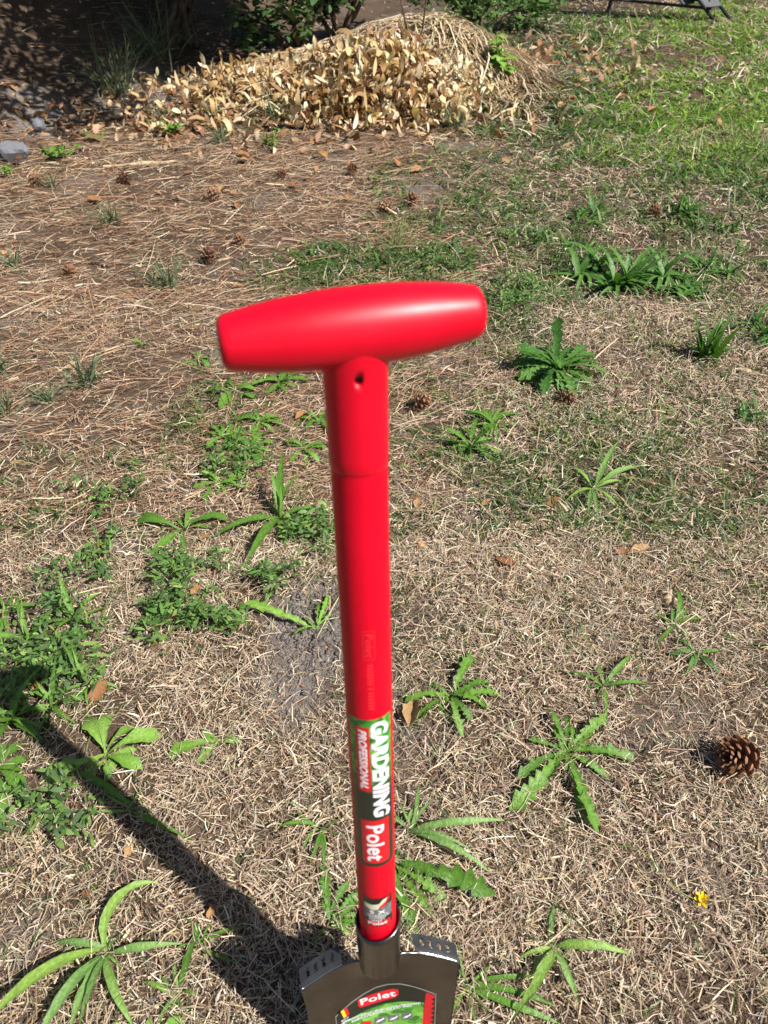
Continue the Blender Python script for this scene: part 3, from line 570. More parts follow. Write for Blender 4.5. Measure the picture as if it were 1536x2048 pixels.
# ------------------------------------------------------------------ fallen leaves, chips, sticks, stones, flowers
DL = [leaf_mesh('fallen_leaf', lambda u: .02+.26*np.sin(np.pi*np.clip(u, 0, 1)**.9)**.85, M['dead_leaf'], 8, random.uniform(-.2, .7), random.uniform(-.7, .5), random.uniform(.1, .9), random.uniform(-.3, .3), random.uniform(-.5, .5), .12, 100+k, 1.2) for k in range(8)]
def dleaf(px, py, lpx, az, label, group=None, k=None):
    b = hit(px, py); z = project(np.array([b]))[2][0]; o = link('fallen_leaf', DL[random.randrange(8) if k is None else k])
    s = lpx*z/FPX; o.scale = (s, s, s); o.rotation_euler = (random.uniform(-.3, .3), random.uniform(-.2, .1), az)
    o.location = (b[0]-math.cos(az)*s*.5, b[1]-math.sin(az)*s*.5, b[2]+.011); tag(o, label, 'leaf', group)
for (px, py, l, az, lab) in [(203, 1393, 52, .9, 'large tan fallen leaf lying in the dense green weeds'), (828, 1435, 62, 1.2, 'large crumpled brown leaf caught under a dandelion beside the shaft'), (1010, 1132, 42, 2.5, 'curled brown leaf alone on the dry grass right of the shaft'), (1243, 1114, 34, .1, 'one of two tan leaves lying end to end on dry grass, the paler'),
                             (1277, 1113, 44, .1, 'one of two tan leaves lying end to end on dry grass, the longer'), (605, 842, 30, .5, 'reddish brown leaf left of the red collar'), (633, 745, 34, 1.2, 'pale tan leaf just under the grip beside the collar'), (1105, 1016, 36, .2, 'tan leaf beside the pale plantain in yellowish grass'),
                             (972, 1017, 24, .3, 'small red brown leaf in the dry grass above the curled brown leaf'), (345, 1245, 34, .3, 'round tan leaf in the densest small leaved weed'), (395, 1188, 30, 1.0, 'tan leaf on top of the small leaved weed'), (315, 1300, 24, 1.6, 'dark brown leaf under the densest small leaved weed'),
                             (425, 1830, 26, 1.4, 'orange brown leaf beside the shadow of the spade'), (262, 1708, 30, 1.3, 'dark curled leaf above the hooked plantain leaf'), (110, 1755, 22, 2.4, 'orange scrap of leaf on the pale thatch'), (180, 1795, 24, .2, 'dark leaf inside the curve of the hooked plantain leaf'),
                             (80, 1380, 36, 2.0, 'brown leaf half hidden in the widest ground weed'), (410, 1085, 24, .0, 'orange leaf between the two armed weed and the plantain'), (1480, 1490, 34, 2.6, 'brown leaf beside the biggest pine cone'), (835, 1015, 26, 1.2, 'small tan leaf near the shaft below the collar seam'), (845, 1100, 30, .6, 'bent tan leaf near the shaft above the dandelion')]:
    dleaf(px, py, l, az, lab)
for i in range(46):
    px = random.uniform(0, 900); py = random.uniform(235, 420) if random.random() < .75 else random.uniform(420, 640)
    dleaf(px, py, random.uniform(16, 30), random.uniform(0, 6.28), 'small tan fallen leaf scattered on the needles before the leaf pile', 'leaves scattered before the pile')
for i in range(26):
    px = random.uniform(900, 1500); py = random.uniform(40, 330)
    dleaf(px, py, random.uniform(14, 24), random.uniform(0, 6.28), 'small brown fallen leaf scattered on the green lawn', 'leaves scattered on the lawn')
def chip(name, px, py, lpx, wpx, az, mat, label, cat, seed, tall=.35, bend=0):
    b = hit(px, py); z = project(np.array([b]))[2][0]; L = lpx*z/FPX; W = wpx*z/FPX; r = np.random.default_rng(seed)
    u = np.linspace(-.5, .5, 9); P = np.stack([u*L, bend*L*(u*u*4), 0*u+.1*W*r.standard_normal(9)], -1)
    rad = W*.5*np.clip(np.sqrt(1-(np.abs(u)*1.85)**2*.9), .25, 1)*(1+.2*r.standard_normal(9))
    V, F = tube_arrays(P, rad, 8); V[:, 2] *= tall*2; o = link(name, mesh_np(name, V, F, mat))
    o.location = (b[0], b[1], b[2]+W*tall*.8); o.rotation_euler = (0, 0, az); return tag(o, label, cat)
chip('wood_chip', 1332, 1205, 34, 26, 1.7, M['wood'], 'pale wood chip leaning in the plantain', 'wood chip', 1, .45)
chip('wood_chip', 1495, 748, 44, 16, 2.7, M['wood'], 'rough brown wood chip on dry grass near the arching strap clump', 'wood chip', 2)
chip('wood_chip', 450, 520, 34, 8, .5, M['wood'], 'white splinter beside a pine cone on the needles', 'wood chip', 3)
chip('bark_piece', 200, 530, 44, 14, 2.8, M['bark'], 'dark curved bark piece on the needles right of the reddish cone', 'bark', 4)
chip('stick', 285, 332, 150, 9, .22, M['wood'], 'pale weathered stick lying on the leaf litter before the bank', 'stick', 5, .5, .03)
chip('stick', 640, 120, 120, 7, .5, M['bark'], 'thin dark twig across the straw behind the curled leaf pile', 'stick', 6, .5, .05)
chip('bent_stem', 585, 262, 72, 15, .25, M['curl_leaf'], 'thick bent dry stem in front of the curled leaf pile', 'stem', 7, .5, .12)
chip('bent_stem', 545, 205, 120, 13, 1.75, M['curl_leaf'], 'long pale dry stem leaning down the front of the leaf pile', 'stem', 8, .5, .10)
def stone(px, py, w, h, label, seed):
    b = hit(px, py); z = project(np.array([b]))[2][0]; r = np.random.default_rng(seed); bm = bmesh.new(); bmesh.ops.create_icosphere(bm, subdivisions=3, radius=1)
    k = r.normal(0, 1, (11, 3)); k /= np.linalg.norm(k, axis=1)[:, None]
    for v in bm.verts:
        c = np.array(v.co); d = 1+.0*c[0]
        for q in k: d = min(d, .66/max(.25, float(c@q))) if c@q > 0 else d
        v.co = Vector(c*d)
    o = link('stone', bm_mesh('stone', bm, M['stone'])); s = w*z/FPX/2; t = h*z/FPX/2
    o.scale = (s, s*.8, t); o.location = (b[0], b[1], height(b[0], b[1])+t*.45); o.rotation_euler = (0, 0, seed); tag(o, label, 'stone')
stone(35, 318, 75, 55, 'angular dark grey stone at the foot of the bank', 3); stone(82, 262, 40, 36, 'pale grey stone on the slope above the dark stone', 5)
def flower(px, py, base, label, r=.011):
    b = hit(*base); g = hit(px, py); top = np.array([g[0], g[1], g[2]+.012])
    e = empty('yellow_flower', (b[0], b[1], b[2])); tag(e, label, 'flower'); d = top-b
    u = np.linspace(0, 1, 14)[:, None]; P = d*u; side = np.array([-d[1], d[0], 0]); P = P+side*.22*np.sin(u*5.2)*u*(1.02-u)*2; P[:, 2] = d[2]*u[:, 0]+.02*np.sin(u[:, 0]*3.14)
    tube('stalk', P, .0009, M['stalk'], e, 6)
    bm = bmesh.new()
    for k in range(24):
        a = k*2.4; L = r*(.6+.4*(k % 3)/2); el = .9-.7*(k/24)
        m = Matrix.Translation(Vector(d)) @ Matrix.Rotation(a, 4, 'Z') @ Matrix.Rotation(-el, 4, 'Y')
        q = [m @ Vector(v) for v in ((0, -.0008, 0), (L*.5, -.0016, 0), (L, -.0012, .001), (L, .0012, .001), (L*.5, .0016, 0), (0, .0008, 0))]
        bm.faces.new([bm.verts.new(v) for v in q])
    link('petals', bm_mesh('petals', bm, M['yellow']), None, e)
flower(1397, 1808, (1190, 1690), 'yellow flower on a long wandering stalk lying on the thatch')
flower(210, 1100, (235, 1150), 'yellow flower on the loose ground weed', .010)

# ------------------------------------------------------------------ heap of curled leaves, straw heap
CL = []
for k in range(10):
    r = random.Random(k)
    CL.append(leaf_mesh('curled_leaf', lambda u: .03+.105*np.sin(np.pi*np.clip(u*.95+.03, 0, 1))**.5, M['curl_leaf'], 10, r.uniform(.2, 1.8), r.uniform(-4.2, -1.4) if k % 3 else r.uniform(2.4, 4.6), r.uniform(-.5, .9), r.uniform(-.8, .8), r.uniform(-1.2, 1.2), .05, 300+k, 1.1))
lp = empty('leaf_pile', (.0, 3.72, float(height(.0, 3.72)))); tag(lp, 'heap of pale curled dry leaves in front of the straw heap', 'leaf pile')
def on_pile(n, cx, cy, sx, sy):
    return rng.normal(cx, sx, n), rng.normal(cy, sy, n)
x1, y1 = on_pile(225, -.03, 3.52, .16, .11); x2, y2 = on_pile(75, -.55, 3.68, .24, .13)
X = np.r_[x1, x2]; Y = np.r_[y1, y2]
for x, y in zip(X, Y):
    o = link('curled_leaf', CL[random.randrange(10)], None, lp); s = random.uniform(.05, .12)
    dz = .12*math.exp(-(((x+.03)/.22)**2+((y-3.55)/.16)**2))*random.random()**.5
    o.location = (x-lp.location.x, y-lp.location.y, float(height(x, y))+dz+.01-lp.location.z); o.scale = (s, s, s)
    o.rotation_euler = (random.uniform(-.9, .9), random.uniform(-.9, .9), random.uniform(0, 6.28))
def litter(name, n, cx, cy, sx, sy, zs, L, W, pal, mat, parent=None, label=None, cat=None, curl=2.2, ref=(0, 0, 0)):
    x, y = on_pile(n, cx, cy, sx, sy); b = pts(x, y, rng.random(n)**1.5*zs)-np.array(ref)
    V, F = ribbons(b, az=rng.uniform(0, 6.28, n), e0=rng.uniform(-.5, 1.2, n), e1=rng.normal(0, curl, n), L=L*rng.lognormal(0, .3, n), W=W*rng.lognormal(0, .25, n), nseg=6, azc=rng.normal(0, .8, n), roll=rng.normal(0, .8, n), prof='oval')
    o = link(name, mesh_np(name, V, F, mat, cols(n, pal, 14, .15)), None, parent); tag(o, label, cat, kind='stuff'); return o
CP = [(.56, .40, .20), (.40, .24, .10), (.66, .53, .33), (.22, .11, .045), (.74, .64, .44)]
litter('loose_leaves', 3000, -.03, 3.56, .18, .12, 0.13, .055, .014, CP, M['straw'], lp, ref=lp.location)
litter('loose_leaves', 900, -.58, 3.80, .28, .14, .05, .05, .013, CP, M['straw'], lp, ref=lp.location)
litter('leaf_litter', 1500, -.5, 3.45, .65, .16, .012, .045, .016, [(.36, .20, .10), (.27, .13, .06), (.46, .31, .17), (.52, .40, .26)], M['straw'], None, 'scattered brown leaf litter in front of the pile and bank', 'leaf litter', .8)
litter('leaf_litter', 500, .75, 4.4, .35, .35, .012, .05, .02, [(.36, .20, .10), (.27, .15, .08), (.46, .33, .2)], M['straw'], None, 'brown leaf litter on the lawn right of the straw heap', 'leaf litter', .8)
sh = empty('straw_heap', (.27, 4.15, float(height(.27, 4.15)))); tag(sh, 'mound of long pale straw behind the curled leaf pile', 'straw heap')
def straw_heap():
    n = 5200; x = rng.uniform(-.5, .60, n); y = rng.normal(3.98, .17, n); a0 = np.where(rng.random(n) < .6, -.5+rng.normal(0, .55, n), rng.uniform(0, 6.28, n))+np.pi*(rng.random(n) < .35)
    L = rng.uniform(.08, .36, n); S = 7; V = []; hx, hy = x.copy(), y.copy(); az = a0; P = []
    lift = (.09*np.exp(-(((x-.2)/.4)**2+((y-4.1)/.25)**2))+.02)*rng.random(n)
    for s in range(S+1):
        P.append(np.stack([hx, hy, height(hx, hy)+lift+.012*rng.random(n)+.02*math.sin(s/S*3.1)], -1))
        hx = hx+np.cos(az)*L/S; hy = hy+np.sin(az)*L/S; az = az+rng.normal(0, .30, n); lift *= .9
    P = np.stack(P, 1); d = np.gradient(P, axis=1); side = np.cross(d, [0, 0, 1.]); side /= np.linalg.norm(side, axis=2)[..., None]+1e-9
    hw = (.5*rng.lognormal(math.log(.0042), .35, n))[:, None, None]
    V = np.stack([P-side*hw, P+side*hw+np.array([0, 0, .0015])], 2).reshape(-1, 3)
    q = np.arange(n)[:, None]*(2*(S+1))+2*np.arange(S)[None]; F = np.stack([q, q+1, q+3, q+2], -1).reshape(-1, 4)
    me = mesh_np('strands', V-np.array(sh.location), F, M['straw'], cols(n, [(.60, .48, .31), (.48, .36, .22), (.68, .58, .42), (.34, .23, .13)], 2*(S+1), .15))
    tag(link('strands', me, None, sh), kind='stuff')
straw_heap()
def twig(p0, p1, r, label):
    a, b = np.array(p0), np.array(p1); u = np.linspace(0, 1, 8)[:, None]; P = a+(b-a)*u+.02*np.sin(u*7)*np.array([1, .4, 0])
    o = tube('twig', P, np.linspace(r, r*.4, 8), M['bark'], None, 6); tag(o, label, 'twig')
b = hit(815, 120); twig(b, b+np.array([.16, .02, .42]), .006, 'long dark twig standing slanted in the straw heap')
b = hit(800, 110); twig(b, b+np.array([.03, .05, .35]), .006, 'short upright dark twig in the straw heap')

# ------------------------------------------------------------------ shrubs over the bank and behind the heap (tops outside the frame)
def shrub(name, base, stems, clumps, n, leaf, label, pal, seed, W=.4):
    r = np.random.default_rng(seed); bz = float(height(*base)); e = empty(name, (base[0], base[1], bz)); tag(e, label, 'shrub')
    cs = []
    for i in range(stems):
        c = clumps[i % len(clumps)]; t = np.array(c[:3])-np.array([base[0], base[1], bz]); u = np.linspace(0, 1, 9)[:, None]
        P = t*u+np.array([0, 0, 1.])*.25*np.sin(u*3.14)*np.linalg.norm(t)*.4+r.normal(0, .02, (9, 3))*u; P[0] = r.normal(0, .09, 3)*np.array([1, 1, 0])-np.array([0, 0, .03])
        tube('stem', P, np.linspace(.016, .004, 9), M['bark'], e, 6)
    Q = []
    for c in clumps:
        k = int(n*c[4]); d = r.normal(0, 1, (k, 3)); d /= np.linalg.norm(d, axis=1)[:, None]; rad = c[3]*r.random(k)**.45
        nz = fbm(d[:, 0]*2+c[0]*3+5, d[:, 2]*2+d[:, 1]*1.3+5, seed, 3); P = d*(rad*(.6+.9*nz))[:, None]*np.array([1, 1, .8])+np.array(c[:3]); Q.append(P)
    Q = np.vstack(Q); Q = Q[Q[:, 2] > height(Q[:, 0], Q[:, 1])+.01]; N = len(Q)
    V, F = ribbons(Q-np.array([base[0], base[1], bz]), az=r.uniform(0, 6.28, N), e0=r.uniform(-.6, .9, N), e1=r.uniform(-1.2, .3, N), L=leaf*r.lognormal(0, .3, N), W=leaf*W*r.lognormal(0, .2, N), nseg=3, roll=r.normal(0, .5, N), prof='oval')
    me = mesh_np('crown', V, F, M['foliage'], cols(N, pal, 8, .2)); tag(link('crown', me, None, e), kind='stuff')
DK = [(.035, .075, .025), (.05, .10, .03), (.07, .125, .035), (.03, .06, .03)]
shrub('shrub', (-1.05, 4.55), 12, [(-1.0, 4.4, 1.15, .50, .2), (-.55, 4.3, 1.25, .42, .17), (-1.35, 4.0, 1.35, .48, .12), (-1.0, 4.75, .75, .45, .18), (-.6, 4.8, .6, .38, .13), (-1.5, 4.7, 1.3, .5, .15), (-.5, 3.1, 1.3, .38, .06), (-.85, 3.4, 1.5, .42, .04), (-.3, 3.5, 1.6, .35, .05), (-.1, 3.8, 1.45, .40, .16), (.1, 3.95, 1.7, .35, .15), (-.55, 3.8, 1.3, .4, .10)], 10000, .062, 'dark leafy shrub shading the bank behind the curled leaf pile', DK, 5)  # overhanging clumps towards the front are unseen, added to shade the bank
shrub('shrub', (-1.9, 4.6), 6, [(-1.75, 4.3, 1.6, .55, .35), (-2.1, 4.6, 1.2, .5, .3), (-1.6, 3.7, 1.75, .4, .12), (-2.0, 4.9, .8, .5, .25)], 6500, .06, 'tall dark shrub standing on top of the bank', DK, 8)
shrub('ivy_bush', (-.42, 4.35), 5, [(-.45, 4.25, .26, .16, .3), (-.3, 4.4, .34, .16, .25), (-.62, 4.2, .2, .14, .2), (-.2, 4.5, .38, .14, .2)], 900, .04, 'low ivy like bush between the shrub and the straw heap', [(.06, .12, .035), (.09, .16, .04), (.05, .09, .03)], 11, .7)
shrub('ivy_bush', (-.25, 4.75), 6, [(-.3, 4.7, .3, .2, .3), (-.05, 4.8, .38, .2, .3), (-.5, 4.75, .35, .2, .25), (.1, 4.9, .42, .18, .2)], 1500, .045, 'dark ivy like bush right behind the left end of the straw heap', DK, 12, .6)
shrub('low_bush', (.55, 5.0), 5, [(.5, 5.0, .2, .22, .4), (.85, 5.15, .12, .18, .25), (.2, 5.1, .3, .22, .35)], 1600, .045, 'green bush behind the straw heap', [(.06, .13, .03), (.09, .17, .04), (.12, .2, .05)], 14)
shrub('low_bush', (1.25, 6.1), 5, [(1.1, 6.1, .10, .25, .4), (1.5, 6.2, .10, .22, .3), (.8, 6.0, .1, .2, .3)], 1300, .05, 'green bush at the far edge of the lawn, left of the black metal frame', [(.07, .14, .03), (.1, .18, .04), (.13, .22, .05)], 15)

# ------------------------------------------------------------------ black metal frame at the far edge of the lawn
def box_between(name, a, b, wv, t, mat, parent):
    a, b, wv = Vector(a), Vector(b), Vector(wv); d = (b-a).normalized(); nrm = d.cross(wv).normalized()*t
    bm = bmesh.new(); q = []
    for s in (-.5, .5):
        for p in (a-wv/2, a+wv/2, b+wv/2, b-wv/2): q.append(bm.verts.new(p+nrm*s))
    for f in ((0, 1, 2, 3), (7, 6, 5, 4), (0, 4, 5, 1), (1, 5, 6, 2), (2, 6, 7, 3), (3, 7, 4, 0)): bm.faces.new([q[i] for i in f])
    bmesh.ops.bevel(bm, geom=list(bm.edges), offset=t*.2, segments=1, affect='EDGES')
    return link(name, bm_mesh(name, bm, mat), None, parent)
def lounger():
    g0 = hit(1215, 26); g1 = hit(1436, 47); e = empty('metal_frame', tuple(g1)); tag(e, 'black metal rod frame with sloping dark grey panels at the far edge of the lawn', 'metal frame')
    o = np.array(g1); L = lambda p: tuple(np.array(p)-o)
    d = (g1-g0); n = np.array([-.1, 1, 0])
    for (z0, z1, k) in [(.075, .075, 0), (.10, .105, .05), (.125, .135, .10), (.15, .16, .16), (.165, .185, .30)]:
        a = g0+n*k+np.array([0, 0, z0]); b = g1+n*k*.9+np.array([-.06, 0, z1]); tube('rod', [L(a), L((a+b)/2), L(b)], .008, M['black_metal'], e, 8)
    for k in (0, .30):
        a = g0+n*k+np.array([0, 0, -.01]); tube('leg', [L(a), L(a+np.array([.01, 0, .09])), L(a+np.array([-.04, .02, .42]))], .012, M['black_metal'], e, 8)
    up = np.array([-.62, .12, .56])
    f0 = g1+np.array([0, 0, -.01]); f1 = g1+np.array([.11, .06, -.01])
    for f in (f0, f1): tube('leg', [L(f), L(f+up*.5), L(f+up)], .010, M['black_metal'], e, 8)
    m = (f0+f1)/2
    box_between('panel', L(m+up*.14+[0, 0, .006]), L(m+up*.98+[0, 0, .006]), (.115, .06, 0), .012, M['grey_panel'], e)
    m2 = m+np.array([-.16, .02, .03]); box_between('panel', L(m2+up*.12), L(m2+up*.95), (.085, .05, 0), .012, M['grey_panel'], e)
    tube('crossbar', [L(f1+up*.97), L(m+up*.97), L(m2+up*.93+[-.05, 0, 0])], .011, M['black_metal'], e, 8)
lounger()

# ------------------------------------------------------------------ the spade
def red_material(name, rough, ribs=False):
    m, n, b = new_mat(name)
    t = noise_node(n, 35, 6); r = ramp(n, t.outputs[0], [(.3, (.58, .0008, .014)), (.7, (.64, .001, .017))]); n.links.new(r.outputs[0], b.inputs['Base Color'])
    s = noise_node(n, 260, 3); k = n.nodes.new('ShaderNodeMapRange'); k.inputs[3].default_value = rough*.82; k.inputs[4].default_value = rough*1.25
    n.links.new(t.outputs[0], k.inputs[0]); n.links.new(k.outputs[0], b.inputs['Roughness']); b.inputs['Specular IOR Level'].default_value = .22 if ribs else .38
    if ribs:
        tc = n.nodes.new('ShaderNodeTexCoord'); sp = n.nodes.new('ShaderNodeSeparateXYZ'); n.links.new(tc.outputs['Object'], sp.inputs[0])
        at = n.nodes.new('ShaderNodeMath'); at.operation = 'ARCTAN2'; n.links.new(sp.outputs[0], at.inputs[0]); n.links.new(sp.outputs[1], at.inputs[1])
        mu = n.nodes.new('ShaderNodeMath'); mu.operation = 'MULTIPLY'; mu.inputs[1].default_value = 150; n.links.new(at.outputs[0], mu.inputs[0])
        si = n.nodes.new('ShaderNodeMath'); si.operation = 'SINE'; n.links.new(mu.outputs[0], si.inputs[0]); bump(n, b, si.outputs[0], .10, .0004)
    else: bump(n, b, s.outputs[0], .04, .0004)
    return m
RED = red_material('red_plastic', .36); REDR = red_material('red_ribbed_plastic', .42, True)
RED_EMB = plain('embossed_red', (.78, .03, .04), .35, 0, .5, .05)
WHITE = plain('white_print', (.80, .80, .80), .4, 0, .4, .04); PRED = plain('red_print', (.62, .012, .02), .35, 0, .4, .1)
PBLK = plain('black_print', (.013, .016, .012), .3, 0, .4, .3); PGREY = plain('grey_print', (.14, .14, .145), .35, 0, .4, .5, 300); PCREAM = plain('cream_print', (.62, .60, .42), .4, 0, .4, .1)
PYEL = plain('yellow_print', (.8, .6, .02), .4); PSIL = plain('silver_outline', (.55, .56, .55), .3, .6)
def leafy_print():
    m, n, b = new_mat('leafy_green_print'); tc = n.nodes.new('ShaderNodeTexCoord'); v = n.nodes.new('ShaderNodeTexVoronoi'); v.inputs['Scale'].default_value = 240
    n.links.new(tc.outputs['Object'], v.inputs['Vector']); sp = n.nodes.new('ShaderNodeSeparateColor'); n.links.new(v.outputs['Color'], sp.inputs[0])
    r = ramp(n, sp.outputs[0], [(0, (.012, .09, .02)), (.4, (.03, .22, .025)), (.75, (.07, .34, .04)), (1, (.22, .50, .08))])
    x = n.nodes.new('ShaderNodeSeparateXYZ'); n.links.new(tc.outputs['Object'], x.inputs[0]); k = n.nodes.new('ShaderNodeMapRange')
    k.inputs[1].default_value = LAB_DARK0; k.inputs[2].default_value = LAB_DARK1; n.links.new(x.outputs[2], k.inputs[0])
    c = mixc(n, 'MIX', k.outputs[0], r.outputs[0], (.018, .026, .014)); n.links.new(c, b.inputs['Base Color']); b.inputs['Roughness'].default_value = .28; return m
def steel():
    m, n, b = new_mat('dark_steel'); t = noise_node(n, 30, 6); s = noise_node(n, 700, 2)
    r = ramp(n, t.outputs[0], [(.3, (.15, .145, .135)), (.7, (.21, .205, .195))]); n.links.new(r.outputs[0], b.inputs['Base Color'])
    b.inputs['Metallic'].default_value = 1.0; k = n.nodes.new('ShaderNodeMapRange'); k.inputs[3].default_value = .16; k.inputs[4].default_value = .32
    n.links.new(t.outputs[0], k.inputs[0]); n.links.new(k.outputs[0], b.inputs['Roughness']); bump(n, b, s.outputs[0], .05, .0005); return m
STEEL = steel(); TREAD = plain('matte_steel', (.09, .09, .095), .42, .6, .5, .2); EDGE = plain('highlight_steel', (.6, .6, .6), .25, 1)
# local frame: origin at the socket mouth on the shaft axis, z up the shaft, x to the right along the grip, -y to the front
cp = lambda px, py, z: Vector((0, 0, CAM_H))+Vector(FWD+np.array([1, 0, 0])*(px-768)/FPX+DWN*(py-1024)/FPX)*z
PA, PB = cp(713, 800, .425), cp(757, 1870, .71)
zs = (PA-PB).normalized(); LEN = (PA-PB).length; YAW = R(14.0)
xs = Vector((math.cos(YAW), math.sin(YAW), 0)); xs = (xs-zs*xs.dot(zs)).normalized(); ys = zs.cross(xs)
SM = Matrix((xs, ys, zs)).transposed().to_4x4(); SM.translation = PB
def zsurf(py, r=.0165):
    k = (py-1024)/FPX; t = (k*(.425-.839*r)+.0619-.537*r)/(.4522-.285*k); return (1-t)*LEN
spade = bpy.data.objects.new('spade', None); COL.objects.link(spade); spade.empty_display_size = .05
tag(spade, 'red handled tree root spade with a steel blade stuck upright in the ground', 'spade'); spade.matrix_world = SM
LAB_DARK0, LAB_DARK1 = zsurf(1520), zsurf(1590)
LEAFP = leafy_print()
def lathe(name, prof, mat, parent, axis='z', n=64, z0=0):
    """prof: list of (along, radius)"""
    th = np.arange(n)*2*np.pi/n; a = np.array([p[0] for p in prof]); r = np.array([p[1] for p in prof])
    c, s = np.cos(th), np.sin(th)
    if axis == 'z': V = np.stack([r[:, None]*c, r[:, None]*s, np.repeat(a[:, None], n, 1)], -1)
    else: V = np.stack([np.repeat(a[:, None], n, 1), r[:, None]*c, r[:, None]*s], -1); V[..., 2] += z0
    k = np.arange(n); F = np.concatenate([np.stack([i*n+k, i*n+(k+1) % n, (i+1)*n+(k+1) % n, (i+1)*n+k], -1) for i in range(len(prof)-1)])
    return link(name, mesh_np(name, V.reshape(-1, 3), F, mat), None, parent)
RS = .0166; RC = .0174
ZG = .5760
# T grip: barrel with rounded, flat ends
GL = .0703
prof = [(-GL, .0001), (-GL+.0002, .0090), (-GL+.0008, .0118), (-GL+.0023, .0136), (-GL+.0045, .0145)]
for u in np.linspace(-1, 1, 25): prof.append((u*(GL-.007), .0209-.0059*abs(u)**2.1))
prof += [(-a_, r_) for a_, r_ in prof[4::-1]]
grip = lathe('grip', prof, RED, spade, 'x', 72, 0); grip.location = (0, 0, ZG); grip.rotation_euler = (0, R(-1.6), 0)
ZSEAM = zsurf(955)
col_prof = [(ZSEAM, RS-.0006), (ZSEAM+.0003, RC-.0004), (ZSEAM+.0012, RC)]+[(ZSEAM+.0012+(ZG-.010-ZSEAM)*u, RC+.0004*u+.0009*u**6) for u in np.linspace(.1, 1, 10)]
collar = lathe('collar', col_prof, RED, spade)
# rivet hole through the collar front
ZH = zsurf(762, RC); th = R(-14+8)
cb = bmesh.new(); bmesh.ops.create_cone(cb, cap_ends=True, segments=24, radius1=.0024, radius2=.0024, depth=.02)
cb.transform(Matrix.Translation((math.sin(th)*RC, -math.cos(th)*RC, ZH)) @ Matrix.Rotation(th, 4, 'Z') @ Matrix.Rotation(math.pi/2, 4, 'X'))
cutter = link('cutter', bm_mesh('cutter', cb))
cutter.matrix_world = SM; bpy.context.view_layer.update()
md = collar.modifiers.new('hole', 'BOOLEAN'); md.object = cutter; md.operation = 'DIFFERENCE'; md.solver = 'EXACT'
sd = None
bpy.context.view_layer.update(); dg = bpy.context.evaluated_depsgraph_get()
nm = bpy.data.meshes.new_from_object(collar.evaluated_get(dg)); collar.modifiers.clear()
if len(nm.vertices) > 200: collar.data = nm
bpy.data.objects.remove(cutter)
lathe('hole_shade', [(ZSEAM+.004, RC-.0028), (ZG-.012, RC-.0024)], PBLK, collar)  # black tube put in to make the hole look shaded inside
# shaft
shaft = lathe('shaft', [(z, RS+.0002*z/.5) for z in np.linspace(-.010, ZSEAM+.001, 24)], REDR, spade)

# things wrapped on the shaft: (a, b) = metres down the shaft from z_top and metres to the right round it
def wrap(bm, name, mat, parent, ztop, th0, r, step=.0011):
    bs = [v.co.y for v in bm.verts]
    if not bs: bm.free(); return None
    for b in np.arange(min(bs)+step, max(bs), step):
        bmesh.ops.bisect_plane(bm, geom=bm.verts[:]+bm.edges[:]+bm.faces[:], plane_co=(0, b, 0), plane_no=(0, 1, 0))
    for v in bm.verts:
        a, b, h = v.co; t = th0+b/r; q = r+h; v.co = (q*math.sin(t), -q*math.cos(t), ztop-a)
    return link(name, bm_mesh(name, bm, mat), None, parent)
def poly(pts_, h=0.0):
    bm = bmesh.new(); bm.faces.new([bm.verts.new((p[0], p[1], h)) for p in pts_]); return bm
def rrect(a0, a1, b0, b1, rad=(0, 0, 0, 0)):
    out = []
    for (ca, cb_, r, s) in ((a0, b0, rad[0], 180), (a1, b0, rad[1], 270), (a1, b1, rad[2], 0), (a0, b1, rad[3], 90)):
        if r == 0: out.append((ca, cb_)); continue
        x = ca+(r if ca == a0 else -r); y = cb_+(r if cb_ == b0 else -r)
        for k in range(7): q = R(s+90*k/6); out.append((x+r*math.cos(q), y+r*math.sin(q)))
    return out
def text_bm(s, a0, a1, b0, b1, shear=0, bold=.02, h=0.0):
    """text fitted to the box: a = reading direction, b = up"""
    c = bpy.data.curves.new('t', 'FONT'); c.body = s; c.size = 1; c.shear = shear; c.offset = bold; c.fill_mode = 'FRONT'; c.resolution_u = 5; c.space_character = 1.04
    o = bpy.data.objects.new('t', c); COL.objects.link(o); bpy.context.view_layer.update()
    me = bpy.data.meshes.new_from_object(o.evaluated_get(bpy.context.evaluated_depsgraph_get())); bm = bmesh.new(); bm.from_mesh(me)
    bpy.data.objects.remove(o); bpy.data.curves.remove(c); bpy.data.meshes.remove(me)
    xs_ = [v.co.x for v in bm.verts]; ys_ = [v.co.y for v in bm.verts]; x0, x1, y0, y1 = min(xs_), max(xs_), min(ys_), max(ys_)
    for v in bm.verts: v.co = (a0+(v.co.x-x0)/(x1-x0)*(a1-a0), b0+(v.co.y-y0)/(y1-y0)*(b1-b0), h)
    return bm
D2 = lambda deg: R(deg)*RS
ZL = zsurf(1440); A = lambda py: ZL-zsurf(py)
rs = RS+.0003
st = wrap(poly(rrect(0, A(1733), D2(-70), D2(50), (0, .006, .006, 0))), 'shaft_sticker', LEAFP, spade, ZL, 0, rs)
wrap(poly(rrect(A(1455), A(1583), D2(-50), D2(-14))), 'red_panel', PRED, st, ZL, 0, rs+.00015)
wrap(text_bm('PROFESSIONAL', A(1460), A(1578), D2(-43), D2(-21), .25, .035), 'lettering', WHITE, st, ZL, 0, rs+.0003)
wrap(text_bm('GARDENING', A(1446), A(1636), D2(-11), D2(38), .18, .05), 'lettering', WHITE, st, ZL, 0, rs+.0003)
wrap(poly(rrect(A(1641), A(1726), D2(-48), D2(33), (0, .003, .003, 0))), 'red_panel', PRED, st, ZL, 0, rs+.00015)
wrap(text_bm('Polet', A(1651), A(1721), D2(-34), D2(16), 0, .022), 'lettering', WHITE, st, ZL, 0, rs+.0003)
